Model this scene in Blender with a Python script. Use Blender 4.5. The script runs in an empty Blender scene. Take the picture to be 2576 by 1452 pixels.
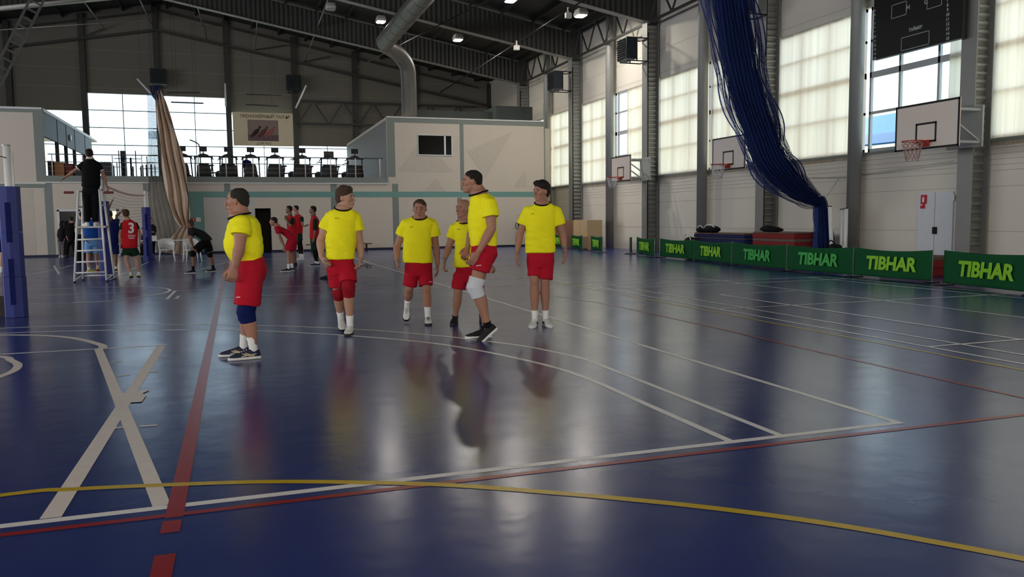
import bpy, bmesh, math, random
from mathutils import Vector, Matrix, noise
C = bpy.context.scene.collection
V = Vector
PI = math.pi
random.seed(7)

# ------------------------------------------------------------------ camera
F_PX = 2032.7
YAW, PITCH, ROLL = 0.32897, 0.08598, -0.01091
HC = 1.42
cy, sy, cp, sp = math.cos(YAW), math.sin(YAW), math.cos(PITCH), math.sin(PITCH)
fw = V((sy*cp, cy*cp, -sp)); rt = V((cy, -sy, 0)); up = rt.cross(fw)
c_, s_ = math.cos(ROLL), math.sin(ROLL)
RT = c_*rt + s_*up; UP = -s_*rt + c_*up; FW = fw
cd = bpy.data.cameras.new('camera'); cam = bpy.data.objects.new('camera', cd); C.objects.link(cam)
cd.sensor_width = 36; cd.lens = F_PX/2576*36; cd.clip_end = 400
m = Matrix((RT, UP, -FW)).transposed().to_4x4(); m.translation = V((0, 0, HC)); cam.matrix_world = m
bpy.context.scene.camera = cam

def ray(x, y):
    return RT*((x-1288)/F_PX) - UP*((y-726)/F_PX) + FW
def G(x, y, z=0.0):                       # point of a horizontal plane seen at a pixel of the photo
    d = ray(x, y); t = (z-HC)/d.z; return V((d.x*t, d.y*t, z))
def PY(x, y, Y):
    d = ray(x, y)*1; t = Y/d.y; return V((d.x*t, Y, HC+d.z*t))
def PX(x, y, X):
    d = ray(x, y)*1; t = X/d.x; return V((X, d.y*t, HC+d.z*t))

# ------------------------------------------------------------------ render look
sc = bpy.context.scene
sc.view_settings.view_transform = 'Standard'; sc.view_settings.look = 'None'
sc.view_settings.gamma = 1.0; sc.view_settings.exposure = 0.46
sc.view_settings.use_curve_mapping = False
try:
    sc.cycles.max_bounces = 7; sc.cycles.diffuse_bounces = 4; sc.cycles.glossy_bounces = 3
    sc.cycles.transmission_bounces = 4; sc.cycles.transparent_max_bounces = 14
    sc.cycles.sample_clamp_indirect = 6.0; sc.cycles.caustics_reflective = False; sc.cycles.caustics_refractive = False
except Exception:
    pass

# ------------------------------------------------------------------ sky, sun and daylight
w = bpy.data.worlds.new('sky'); sc.world = w; w.use_nodes = True
bg = w.node_tree.nodes['Background']
bg.inputs['Color'].default_value = (0.86, 0.93, 1.0, 1); bg.inputs['Strength'].default_value = 2.3
sl = bpy.data.lights.new('sun', 'SUN'); sl.energy = 5.0; sl.angle = 0.02; sl.color = (1, 0.95, 0.86)
so = bpy.data.objects.new('sun', sl); C.objects.link(so); so.rotation_euler = (math.radians(38), 0, math.radians(-68))

def area(name, loc, rot, sx, sy_, power, col=(1, 1, 1)):
    l = bpy.data.lights.new(name, 'AREA'); l.shape = 'RECTANGLE'; l.size = sx; l.size_y = sy_
    l.energy = power; l.color = col
    o = bpy.data.objects.new(name, l); C.objects.link(o); o.location = loc; o.rotation_euler = rot
    return o
# daylight of the window bands that lie behind the photographer and along the left side of the hall
area('daylight_rear_windows', (-3, -11.6, 5.2), (math.radians(-90), 0, 0), 22, 4.5, 2200, (1.0, 0.98, 0.95))
area('daylight_left_windows', (-21.5, 14, 5.0), (0, math.radians(-90), 0), 4, 44, 2700, (0.95, 0.97, 1.0))
# daylight between the panes and the sheer curtains of the right wall, one lamp per curtained bay
DAY = [(3.2, 3.6), (8.7, 3.6), (12.6, 3.6), (20.5, 3.6), (24.4, 3.6), (28.3, 3.6), (31.8, 2.5), (36.2, 3.6), (40.8, 4.6)]
for yc, ln in DAY:
    area('daylight_right_bay', (16.893, yc, 5.12), (0, math.radians(90), 0), 3.85, ln, 6.5*ln, (1.0, 0.96, 0.88))

# ------------------------------------------------------------------ materials
def lin(c):
    r = []
    for x in c[:3]:
        x /= 255.0
        r.append(x/12.92 if x <= 0.04045 else ((x+0.055)/1.055)**2.4)
    return (*r, 1.0)
MATS = {}
def mat(name, col, rough=0.6, metal=0.0, var=0.06, scale=6.0, bump=0.0, bscale=None, spec=0.4, stretch=None, emit=None, coat=0.0):
    if name in MATS: return MATS[name]
    m = bpy.data.materials.new(name); m.use_nodes = True; nt = m.node_tree; N = nt.nodes; L = nt.links
    b = N['Principled BSDF']; c = lin(col)
    b.inputs['Roughness'].default_value = rough; b.inputs['Metallic'].default_value = metal
    b.inputs['Specular IOR Level'].default_value = spec; b.inputs['Coat Weight'].default_value = coat
    tc = N.new('ShaderNodeTexCoord'); mp = N.new('ShaderNodeMapping'); L.new(tc.outputs['Object'], mp.inputs['Vector'])
    if stretch: mp.inputs['Scale'].default_value = stretch
    nz = N.new('ShaderNodeTexNoise'); nz.inputs['Scale'].default_value = scale; nz.inputs['Detail'].default_value = 3
    L.new(mp.outputs['Vector'], nz.inputs['Vector'])
    mx = N.new('ShaderNodeMix'); mx.data_type = 'RGBA'
    mx.inputs['A'].default_value = tuple(max(0, x*(1-var)) for x in c[:3])+(1,)
    mx.inputs['B'].default_value = tuple(min(1, x*(1+var)) for x in c[:3])+(1,)
    L.new(nz.outputs['Fac'], mx.inputs['Factor']); L.new(mx.outputs['Result'], b.inputs['Base Color'])
    if bump:
        n2 = N.new('ShaderNodeTexNoise'); n2.inputs['Scale'].default_value = bscale or scale; n2.inputs['Detail'].default_value = 4
        L.new(mp.outputs['Vector'], n2.inputs['Vector'])
        bp = N.new('ShaderNodeBump'); bp.inputs['Strength'].default_value = bump; bp.inputs['Distance'].default_value = 0.02
        L.new(n2.outputs['Fac'], bp.inputs['Height']); L.new(bp.outputs['Normal'], b.inputs['Normal'])
    if emit:
        b.inputs['Emission Color'].default_value = lin(emit[0]); b.inputs['Emission Strength'].default_value = emit[1]
    MATS[name] = m
    return m
def cloth(name, col, var=0.05, bump=0.5, rough=0.85):
    return mat(name, col, rough, 0, var, 3.0, bump, 9.0, 0.15, stretch=(1, 1, 0.55))

def sheer(name, col, trans=0.25, rib=60.0, axis='Y', weave=0.0):
    """thin hanging fabric: diffuse + translucent + a little see-through, with pleats along one axis"""
    m = bpy.data.materials.new(name); m.use_nodes = True; nt = m.node_tree; N = nt.nodes; L = nt.links
    N.remove(N['Principled BSDF']); out = N['Material Output']
    tc = N.new('ShaderNodeTexCoord'); mp = N.new('ShaderNodeMapping'); L.new(tc.outputs['Object'], mp.inputs['Vector'])
    mp.inputs['Scale'].default_value = (1, 1, 0.02) if axis == 'Y' else (1, 1, 0.05)
    nz = N.new('ShaderNodeTexNoise'); nz.inputs['Scale'].default_value = 5.0; nz.inputs['Detail'].default_value = 5
    L.new(mp.outputs['Vector'], nz.inputs['Vector'])
    cr = N.new('ShaderNodeValToRGB'); L.new(nz.outputs['Fac'], cr.inputs['Fac'])
    c = lin(col)
    cr.color_ramp.elements[0].position = 0.3; cr.color_ramp.elements[1].position = 0.7
    cr.color_ramp.elements[0].color = tuple(x*0.78 for x in c[:3])+(1,); cr.color_ramp.elements[1].color = c
    d = N.new('ShaderNodeBsdfDiffuse'); t = N.new('ShaderNodeBsdfTranslucent'); tr = N.new('ShaderNodeBsdfTransparent')
    L.new(cr.outputs['Color'], d.inputs['Color']); L.new(cr.outputs['Color'], t.inputs['Color'])
    a = N.new('ShaderNodeMixShader'); a.inputs['Fac'].default_value = 0.6
    L.new(d.outputs[0], a.inputs[1]); L.new(t.outputs[0], a.inputs[2])
    b = N.new('ShaderNodeMixShader'); b.inputs['Fac'].default_value = trans
    L.new(a.outputs[0], b.inputs[1]); L.new(tr.outputs[0], b.inputs[2]); L.new(b.outputs[0], out.inputs['Surface'])
    MATS[name] = m; return m

def netting(name, col, cell=0.03, thick=0.35, trans=0.0, rough=0.8):
    """knotted net: opaque cord grid, nothing between (UV based, u and v in metres)"""
    m = bpy.data.materials.new(name); m.use_nodes = True; nt = m.node_tree; N = nt.nodes; L = nt.links
    b = N['Principled BSDF']; b.inputs['Base Color'].default_value = lin(col); b.inputs['Roughness'].default_value = rough
    out = N['Material Output']; uv = N.new('ShaderNodeUVMap'); sx = N.new('ShaderNodeSeparateXYZ'); L.new(uv.outputs['UV'], sx.inputs[0])
    res = []
    for o in ('X', 'Y'):
        md = N.new('ShaderNodeMath'); md.operation = 'MULTIPLY'; md.inputs[1].default_value = 1/cell; L.new(sx.outputs[o], md.inputs[0])
        fr = N.new('ShaderNodeMath'); fr.operation = 'FRACT'; L.new(md.outputs[0], fr.inputs[0])
        lt = N.new('ShaderNodeMath'); lt.operation = 'LESS_THAN'; lt.inputs[1].default_value = thick; L.new(fr.outputs[0], lt.inputs[0]); res.append(lt)
    mxm = N.new('ShaderNodeMath'); mxm.operation = 'MAXIMUM'; L.new(res[0].outputs[0], mxm.inputs[0]); L.new(res[1].outputs[0], mxm.inputs[1])
    tr = N.new('ShaderNodeBsdfTransparent'); mx = N.new('ShaderNodeMixShader')
    L.new(mxm.outputs[0], mx.inputs['Fac']); L.new(tr.outputs[0], mx.inputs[1]); L.new(b.outputs[0], mx.inputs[2]); L.new(mx.outputs[0], out.inputs['Surface'])
    MATS[name] = m; return m

def pane(name, tint=(235, 245, 250), opac=0.06):
    m = bpy.data.materials.new(name); m.use_nodes = True; nt = m.node_tree; N = nt.nodes; L = nt.links
    N.remove(N['Principled BSDF']); tr = N.new('ShaderNodeBsdfTransparent'); tr.inputs['Color'].default_value = lin(tint)
    g = N.new('ShaderNodeBsdfGlossy'); g.inputs['Roughness'].default_value = 0.05
    mx = N.new('ShaderNodeMixShader'); mx.inputs['Fac'].default_value = opac
    L.new(tr.outputs[0], mx.inputs[1]); L.new(g.outputs[0], mx.inputs[2]); L.new(mx.outputs[0], N['Material Output'].inputs['Surface'])
    MATS[name] = m; return m

# ------------------------------------------------------------------ mesh helpers
def lerp(a, b, t): return a*(1-t)+b*t
def mesh_obj(name, bm, mats, parent=None, smooth=False, loc=None, recalc=True):
    me = bpy.data.meshes.new(name)
    if recalc: bmesh.ops.recalc_face_normals(bm, faces=bm.faces)
    bm.to_mesh(me); bm.free()
    for mm in (mats if isinstance(mats, (list, tuple)) else [mats]): me.materials.append(mm)
    if smooth:
        for p in me.polygons: p.use_smooth = True
    o = bpy.data.objects.new(name, me); C.objects.link(o)
    if parent is not None: o.parent = parent
    if loc is not None: o.location = loc
    return o
def tag(o, label=None, cat=None, group=None, kind=None):
    if label: o['label'] = label
    if cat: o['category'] = cat
    if group: o['group'] = group
    if kind: o['kind'] = kind
    return o
def empty(name, loc, label=None, cat=None, group=None, rz=0.0):
    o = bpy.data.objects.new(name, None); C.objects.link(o); o.location = loc; o.rotation_euler = (0, 0, rz)
    return tag(o, label, cat, group)
def box(bm, a, b, mi=0, mtx=None):
    x0, y0, z0 = (min(a[i], b[i]) for i in range(3)); x1, y1, z1 = (max(a[i], b[i]) for i in range(3))
    vs = [V((x, y, z)) for z in (z0, z1) for y in (y0, y1) for x in (x0, x1)]
    if mtx: vs = [mtx @ v for v in vs]
    v = [bm.verts.new(p) for p in vs]
    for f in ((0, 2, 3, 1), (4, 5, 7, 6), (0, 1, 5, 4), (2, 6, 7, 3), (0, 4, 6, 2), (1, 3, 7, 5)):
        bm.faces.new([v[i] for i in f]).material_index = mi
def frame_of(t, side=None):
    t = t.normalized()
    s = side if side is not None else (V((0, 0, 1)) if abs(t.z) < 0.9 else V((0, 1, 0)))
    u = (s - t*s.dot(t))
    if u.length < 1e-6: u = t.orthogonal()
    u.normalize(); return u, t.cross(u)
def bar(bm, a, b, w_, h_=None, mi=0, side=None):
    """rectangular bar from a to b; w_ along side, h_ across"""
    a, b = V(a), V(b); h_ = h_ or w_; u, v = frame_of(b-a, side); vs = []
    for p in (a, b):
        for su, sv in ((-1, -1), (1, -1), (1, 1), (-1, 1)): vs.append(bm.verts.new(p+u*su*w_/2+v*sv*h_/2))
    for f in ((3, 2, 1, 0), (4, 5, 6, 7), (0, 1, 5, 4), (1, 2, 6, 5), (2, 3, 7, 6), (3, 0, 4, 7)):
        bm.faces.new([vs[i] for i in f]).material_index = mi
def loft(bm, rings, cap=True, mi=0):
    R = [[bm.verts.new(p) for p in r] for r in rings]; n = len(R[0])
    for a, b in zip(R, R[1:]):
        for i in range(n):
            bm.faces.new((a[i], a[(i+1) % n], b[(i+1) % n], b[i])).material_index = mi
    if cap:
        bm.faces.new(R[0][::-1]).material_index = mi; bm.faces.new(R[-1]).material_index = mi
def ring(c, u, v, a, b, n=20, pw=1.0):
    out = []
    for i in range(n):
        t = 2*PI*i/n; cx, sx = math.cos(t), math.sin(t)
        out.append(c + u*(a*math.copysign(abs(cx)**pw, cx)) + v*(b*math.copysign(abs(sx)**pw, sx)))
    return out
def tube(bm, pts, rads, n=10, round_ends=True, side=None, asp=1.0, mi=0):
    pts = [V(p) for p in pts]
    if not isinstance(rads, (list, tuple)): rads = [rads]*len(pts)
    rings = []; u0 = side
    for i, p in enumerate(pts):
        t = (pts[min(i+1, len(pts)-1)]-pts[max(i-1, 0)])
        if t.length < 1e-7: t = V((0, 0, 1))
        t.normalize(); u, v = frame_of(t, u0); u0 = u
        if round_ends and i == 0:
            for k in (0.25, 0.75): rings.append(ring(p-t*rads[0]*(1-k)*0.9, u, v, rads[0]*math.sqrt(1-(1-k)**2), rads[0]*asp*math.sqrt(1-(1-k)**2), n))
        rings.append(ring(p, u, v, rads[i], rads[i]*asp, n))
        if round_ends and i == len(pts)-1:
            for k in (0.75, 0.25): rings.append(ring(p+t*rads[-1]*(1-k)*0.9, u, v, rads[-1]*math.sqrt(1-(1-k)**2), rads[-1]*asp*math.sqrt(1-(1-k)**2), n))
    loft(bm, rings, mi=mi)
def ball(bm, c, ax, rad, n=14, m_=9):
    """ellipsoid, ax = (lat, fwd, up) unit vectors"""
    rings = []
    for j in range(1, m_):
        ph = PI*j/m_-PI/2
        rings.append(ring(c+ax[2]*(rad[2]*math.sin(ph)), ax[0], ax[1], rad[0]*math.cos(ph), rad[1]*math.cos(ph), n))
    loft(bm, rings)
def catmull(P, k=6):
    P = [V(p) for p in P]; out = []
    for i in range(len(P)-1):
        p0, p1, p2, p3 = P[max(i-1, 0)], P[i], P[i+1], P[min(i+2, len(P)-1)]
        for j in range(k):
            t = j/k
            out.append(0.5*((2*p1)+(-p0+p2)*t+(2*p0-5*p1+4*p2-p3)*t*t+(-p0+3*p1-3*p2+p3)*t**3))
    out.append(P[-1]); return out
def copy_tree(o, parent=None):
    c = o.copy(); C.objects.link(c)
    if parent is not None: c.parent = parent
    for ch in list(o.children):
        if ch.name in bpy.data.objects: copy_tree(ch, c)
    return c
REMESH = []; TEXTS = []
def remesh(o, vox, it=3):
    r = o.modifiers.new('remesh', 'REMESH'); r.mode = 'VOXEL'; r.voxel_size = vox
    s = o.modifiers.new('smooth', 'SMOOTH'); s.iterations = it; s.factor = 0.5
    REMESH.append(o)
def finalize():
    bpy.context.view_layer.update()
    dg = bpy.context.evaluated_depsgraph_get()
    for o in REMESH:
        me = bpy.data.meshes.new_from_object(o.evaluated_get(dg)); old = o.data
        if not me.materials:
            for mm in old.materials: me.materials.append(mm)
        if o.get('fold'):
            am = 0.011*o['fold']; ns = [v.normal.copy() for v in me.vertices]; sd_ = len(me.vertices) % 17
            for v, nn in zip(me.vertices, ns):
                p = v.co; q = noise.noise(V((p.x*5+sd_, p.y*5, p.z*5+p.x*6)))+0.55*(1-2*abs(noise.noise(V((p.x*6-p.z*5, p.y*6+sd_, p.z*15+p.x*7)))))-.3
                v.co = p+nn*(q*am)
        for p in me.polygons: p.use_smooth = True; p.material_index = 0
        o['_m'] = me.name
    for o in REMESH:
        me = bpy.data.meshes[o['_m']]; del o['_m']; nm = o.data.name; o.modifiers.clear(); o.data = me; me.name = nm
    REMESH.clear()
    for o in TEXTS:
        me = bpy.data.meshes.new_from_object(o.evaluated_get(dg)); n = bpy.data.objects.new('x', me); C.objects.link(n)
        n.parent = o.parent; n.matrix_local = o.matrix_local.copy(); nm = o.name; bpy.data.objects.remove(o); n.name = nm; me.name = nm
    TEXTS.clear()
def text(name, body, size, mtx, m_, parent=None, extrude=0.002, offset=0.0, shear=0.0, align='CENTER', sx=1.0, bevel=0.0):
    c = bpy.data.curves.new(name, 'FONT'); c.body = body; c.size = size; c.extrude = extrude; c.offset = offset; c.shear = shear; c.bevel_depth = bevel; c.bevel_resolution = 0
    c.align_x = align; c.align_y = 'CENTER'; c.materials.append(m_)
    o = bpy.data.objects.new(name, c); C.objects.link(o)
    if parent is not None: o.parent = parent
    o.matrix_local = mtx @ Matrix.Diagonal((sx, 1, 1, 1)); TEXTS.append(o)
    return o
# ================================================================== THE HALL
XW, XL, YB, YG, YR = 16.9, -24.4, 39.2, 53.8, -13.0
RX, SL, Z0 = -3.75, 0.18, 10.9
def roof_z(x, off=0.0): return Z0+SL*(16.25-max(x, 2*RX-x))-off
YF = [14.65+7.86*k for k in range(-3, 5)]           # portal frames
YT = [y+3.93 for y in YF]                           # tube columns between them
WALLC = mat('wall_panel_cream', (222, 216, 204), 0.75, 0, 0.03, 1.2)
WALLG = mat('gable_panel_grey', (122, 118, 110), 0.8, 0, 0.05, 0.8)
SEAM = mat('panel_seam', (172, 167, 154), 0.8); BANDG = mat('grey_green_paint', (130, 137, 132), 0.7, 0, 0.04, 2)
TEAL = mat('teal_paint', (116, 158, 150), 0.7, 0, 0.05, 2); PLAST = mat('plaster_beige', (208, 198, 184), 0.85, 0, 0.03, 1.5)
PLASTL = mat('plaster_light', (200, 196, 190), 0.85, 0, 0.03, 1.5); PALE = mat('pale_triangle_paint', (198, 189, 175), 0.85)
STEEL = mat('grey_steel', (142, 142, 140), 0.5, 0.3, 0.08, 4); STEELD = mat('dark_grey_steel', (66, 66, 64), 0.55, 0.3, 0.1, 4)
STEELL = mat('galvanised_web', (150, 150, 146), 0.4, 0.5, 0.08, 8); ROOFM = mat('roof_deck', (52, 52, 50), 0.7, 0.2, 0.1, 3)
BLACKM = mat('black_metal', (18, 18, 20), 0.5, 0.2); WHITEM = mat('white_painted_metal', (225, 225, 225), 0.4); TRIMW = mat('white_trim', (214, 216, 214), 0.5)
FRAMEW = mat('window_frame_grey', (176, 180, 182), 0.5); GLASS = pane('window_glass'); DARKGL = mat('dark_window_glass', (24, 22, 20), 0.12, 0, 0.2, 2)
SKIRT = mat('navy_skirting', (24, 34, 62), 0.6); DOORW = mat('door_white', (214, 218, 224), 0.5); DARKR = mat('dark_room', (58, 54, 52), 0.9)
CURT = sheer('sheer_curtain', (228, 218, 200), 0.02)

# ---- floor with its painted lines
def floor_material():
    m = bpy.data.materials.new('blue_sports_vinyl'); m.use_nodes = True; nt = m.node_tree; N = nt.nodes; L = nt.links; b = N['Principled BSDF']
    tc = N.new('ShaderNodeTexCoord'); n1 = N.new('ShaderNodeTexNoise'); n1.inputs['Scale'].default_value = 0.35; n1.inputs['Detail'].default_value = 6; n1.inputs['Roughness'].default_value = 0.7
    L.new(tc.outputs['Object'], n1.inputs['Vector'])
    cr = N.new('ShaderNodeValToRGB'); cr.color_ramp.elements[0].position = 0.3; cr.color_ramp.elements[1].position = 0.72
    cr.color_ramp.elements[0].color = lin((34, 50, 114)); cr.color_ramp.elements[1].color = lin((50, 66, 130)); L.new(n1.outputs['Fac'], cr.inputs['Fac'])
    mp = N.new('ShaderNodeMapping'); mp.inputs['Scale'].default_value = (5, 60, 1); mp.inputs['Rotation'].default_value = (0, 0, 0.5); L.new(tc.outputs['Object'], mp.inputs['Vector'])
    n2 = N.new('ShaderNodeTexNoise'); n2.inputs['Scale'].default_value = 1.0; n2.inputs['Detail'].default_value = 4; L.new(mp.outputs['Vector'], n2.inputs['Vector'])
    c2 = N.new('ShaderNodeValToRGB'); c2.color_ramp.elements[0].position = 0.70; c2.color_ramp.elements[1].position = 0.80
    c2.color_ramp.elements[0].color = (0, 0, 0, 1); c2.color_ramp.elements[1].color = (1, 1, 1, 1); L.new(n2.outputs['Fac'], c2.inputs['Fac'])
    mx = N.new('ShaderNodeMix'); mx.data_type = 'RGBA'; L.new(c2.outputs['Color'], mx.inputs['Factor']); L.new(cr.outputs['Color'], mx.inputs['A']); mx.inputs['B'].default_value = lin((62, 74, 128))
    L.new(cr.outputs['Color'], b.inputs['Base Color'])
    n3 = N.new('ShaderNodeTexNoise'); n3.inputs['Scale'].default_value = 0.8; n3.inputs['Detail'].default_value = 5; L.new(tc.outputs['Object'], n3.inputs['Vector'])
    mr = N.new('ShaderNodeMapRange'); mr.inputs['To Min'].default_value = 0.17; mr.inputs['To Max'].default_value = 0.29; L.new(n3.outputs['Fac'], mr.inputs['Value']); L.new(mr.outputs['Result'], b.inputs['Roughness'])
    n4 = N.new('ShaderNodeTexNoise'); n4.inputs['Scale'].default_value = 3.0; n4.inputs['Detail'].default_value = 3; L.new(tc.outputs['Object'], n4.inputs['Vector'])
    bp = N.new('ShaderNodeBump'); bp.inputs['Strength'].default_value = 0.10; bp.inputs['Distance'].default_value = 0.03; L.new(n4.outputs['Fac'], bp.inputs['Height']); L.new(bp.outputs['Normal'], b.inputs['Normal'])
    b.inputs['Specular IOR Level'].default_value = 0.6
    return m
LW = mat('white_line_paint', (240, 236, 234), 0.36, 0, 0.05, 30, 0.0, spec=0.4); LY = mat('yellow_line_paint', (206, 172, 20), 0.32, 0, 0.08, 20); LR = mat('red_line_paint', (150, 26, 34), 0.30, 0, 0.12, 20)
LT = mat('beige_tape', (232, 220, 212), 0.45, 0, 0.08, 14)
bm = bmesh.new(); box(bm, (XL, YR, -0.12), (XW+0.1, YG, 0))
SN = [0]
def strip(P, w_, mi, z):
    SN[0] += 1; z = .0010+SN[0]*.00006
    P = [V((p[0], p[1], 0)) for p in P]; L_ = []; R_ = []
    for i, p in enumerate(P):
        t = (P[min(i+1, len(P)-1)]-P[max(i-1, 0)]).normalized(); nrm = V((-t.y, t.x, 0))*w_/2
        L_.append(bm.verts.new(p+nrm+V((0, 0, z)))); R_.append(bm.verts.new(p-nrm+V((0, 0, z))))
    for i in range(len(P)-1):
        f_ = bm.faces.new((L_[i], R_[i], R_[i+1], L_[i+1])); f_.material_index = mi; f_.normal_update()
        if f_.normal.z < 0: f_.normal_flip()
sm = lambda P: catmull([(x, y, 0) for x, y in P], 8)
WZ, YZ, RZ, TZ = 0.0030, 0.0050, 0.0042, 0.0058
strip([(-9, 4.29), (4.28, 4.29)], .06, 1, WZ); strip([(4.25, 4.29), (4.25, 36.5)], .06, 1, WZ)
strip(sm([(-6.5, 11.9), (-5, 12.5), (-3.07, 12.68), (-1.97, 12.52), (-.79, 12.11), (.26, 11.55), (1.47, 10.6), (2.31, 9.6), (2.57, 9.2), (2.98, 8.5), (3.17, 7.95), (3.30, 7.43)])+[V((3.30, 7.3, 0)), V((3.30, 4.31, 0))], .055, 1, WZ)
strip(sm([(-6, 11.4), (-4.5, 11.95), (-2.93, 12.08), (-1.88, 11.91), (-.76, 11.5), (.07, 11.1), (1.19, 10.15), (2.0, 9.2), (2.39, 8.49), (2.68, 7.7), (2.86, 7.0), (2.92, 6.3), (2.92, 5.5), (2.92, 4.31)]), .06, 1, WZ)
strip([(-6.5, 10.12), (-.80, 10.12)], .06, 1, WZ)
strip(sm([(-4.2, 11.7), (-3.5, 11.95), (-2.91, 11.89), (-2.35, 11.61), (-1.93, 11.17), (-1.63, 10.64), (-1.49, 10.29), (-1.5, 10.08)]), .09, 3+1, TZ)
strip([(-1.51, 10.09), (-.40, 4.32)], .085, 4, TZ); 
strip([G(405, 871)[:2], G(127, 1304)[:2]], .095, 4, TZ)
for a, b in (((-1.26, 9.09), (-1.15, 9.10)), ((-1.09, 8.22), (-.98, 8.24)), ((-.83, 9.19), (-.72, 9.19)), ((-.84, 8.32), (-.74, 8.32)), ((-.87, 6.11), (-.76, 6.12)), ((-.68, 6.10), (-.57, 6.09))): strip([a, b], .04, 4, TZ)
ff = bm.faces.new([bm.verts.new((x, y, .0050)) for x, y in ((-.96, 7.35), (-.93, 6.95), (-.75, 6.93), (-.74, 7.2), (-.78, 7.27), (-.73, 7.42))]); ff.material_index = 4; ff.normal_update()
if ff.normal.z < 0: ff.normal_flip()
strip(sm([(-3.0, 10.2), (-2.43, 9.92), (-2.27, 9.62), (-2.12, 9.24), (-2.10, 8.78), (-2.3, 8.3), (-3, 7.9)]), .08, 4, TZ)
strip([(-.31, 30), (-.33, 4.12)], .085, 3, RZ); strip([(-.335, 4.08), (-.335, 3.92)], .085, 3, RZ); strip([(-.335, 3.66), (-.335, 3.2)], .085, 3, RZ); strip([(-.335, 2.9), (-.335, 2.4)], .085, 3, RZ)
strip([(-9, 4.18), (12.5, 4.13)], .05, 3, RZ)
strip(sm([(5.5, 13.6), (5.62, 12.97), (5.76, 11.76), (5.78, 9.1), (5.75, 7.81), (5.72, 6.34), (5.71, 5.15), (5.72, 4.2)]), .05, 3, RZ)
strip(sm([(-4, 4.2), (-2.6, 4.6), (-1.22, 4.79), (-.86, 4.76), (-.24, 4.62), (.17, 4.5), (.58, 4.33), (1.07, 4.09), (1.7, 3.67), (2.17, 3.31), (2.56, 2.94), (2.87, 2.57), (3.15, 2.2)]), .06, 2, YZ)
strip([(6.74, 21.6), (6.72, 3.5)], .05, 2, YZ)
for P, w_ in (([(-9, 16.2), (4.25, 16.18)], .05), ([(4.25, 16.2), (10.16, 16.31)], .05), ([(10.15, 16.3), (10.15, 6.0)], .05), ([(-5.5, 18.15), (6.7, 18.15)], .05),
              ([(7.0, 15.38), (7.0, 3.6)], .055), ([(7.46, 15.38), (7.46, 3.6)], .055), ([(12.46, 15.38), (12.46, 3.6)], .055), ([(12.92, 15.38), (12.92, 3.6)], .055),
              ([(7.0, 15.38), (12.92, 15.38)], .055), ([(7.0, 14.62), (12.92, 14.62)], .055), ([(7.0, 10.68), (12.92, 10.62)], .055), ([(7.0, 6.69), (12.92, 6.69)], .055),
              ([(8.33, 12.69), (8.34, 6.69)], .07), ([(8.33, 12.69), (10.0, 12.67)], .04),
              ([(-1.24, 16.24), (-1.22, 18.11)], .06), ([(-1.09, 16.28), (-1.07, 16.85)], .06),
              ([(-5.45, 26.06), (-5.26, 31.11)], .05), ([(-3.04, 22.48), (-3.0, 32.03)], .05), ([(-1.16, 25.3), (-.10, 31.15)], .05), ([(-5.88, 31.12), (-4.74, 25.69)], .05),
              ([(4.25, 32), (-3, 32.1)], .05), ([(4.25, 36.5), (-12, 36.5)], .05)): strip(P, w_, 1, WZ+0.0002*(len(P)))
strip(sm([(-4.5, 19.6), (-3.4, 19.9), (-2.44, 19.82), (-1.74, 19.3), (-1.42, 18.79), (-1.33, 18.17), (-1.41, 17.57), (-1.65, 17.09), (-1.96, 16.68), (-2.18, 16.37), (-2.8, 16.25)]), .07, 1, WZ)
fl = mesh_obj('floor', bm, [floor_material(), LW, LY, LR, LT], recalc=False); tag(fl, kind='structure')

# ---- right wall: cream panels below, a band of windows, cream panels above
def seams(bm, X, y0, y1, zs, mi, h=.012, dx=-.004):
    for z in zs: box(bm, (X+dx, y0, z), (X+.01, y1, z+h), mi)
bm = bmesh.new()
box(bm, (XW, YR, 0), (XW+.15, YG, 3.15)); box(bm, (XW, YR, 7.15), (XW+.15, YG, 10.75))
seams(bm, XW, YR, YG, (1.0, 2.05, 2.42, 2.55, 2.68, 2.81, 2.94, 3.05, 7.35, 8.3, 9.3), 1)
box(bm, (XW-.07, YR, 3.10), (XW+.02, YG, 3.17), 2)
box(bm, (XW, YF[-1]+.3, 3.15), (XW+.15, YG, 7.15))
mesh_obj('wall_right', bm, [WALLC, SEAM, BANDG])['kind'] = 'structure'
edges = sorted([y for y in YF+YT if y > -9.5])
wi = 0
for a, b in zip(edges, edges[1:]):
    if b > 47 or a < -2: continue
    wi += 1; bm = bmesh.new(); y0, y1 = a+.1, b-.1
    for z, h in ((3.17, .09), (4.22, .07), (5.22, .16), (6.2, .07), (7.06, .09)): box(bm, (XW+.02, y0, z), (XW+.10, y1, z+h))
    for y in (y0, y0+(y1-y0)*.36, y0+(y1-y0)*.70, y1-.07): box(bm, (XW+.02, y, 3.17), (XW+.10, y+.07, 7.15))
    o = mesh_obj('window_%d' % wi, bm, FRAMEW); o['kind'] = 'structure'
    bm = bmesh.new(); box(bm, (XW+.05, y0, 3.2), (XW+.06, y1, 7.1)); mesh_obj('pane', bm, GLASS, o)
def curtain(y0, y1, lab, X=16.866, z0=3.0, z1=7.12):
    bm = bmesh.new(); n = max(12, int((y1-y0)*26)); prev = None
    for i in range(n+1):
        y = y0+(y1-y0)*i/n; x = X+.010*math.sin(i*1.9)+.008*noise.noise(V((y*2.1, X, 0))); col = [bm.verts.new((x+.006*math.sin(k+y*9), y, lerp(z0, z1, k/6))) for k in range(7)]
        if prev:
            for k in range(6): bm.faces.new((prev[k], col[k], col[k+1], prev[k+1]))
        prev = col
    o = mesh_obj('sheer_curtain', bm, CURT, None, True); tag(o, lab, 'curtain', 'sheer curtains along the right wall')
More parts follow.
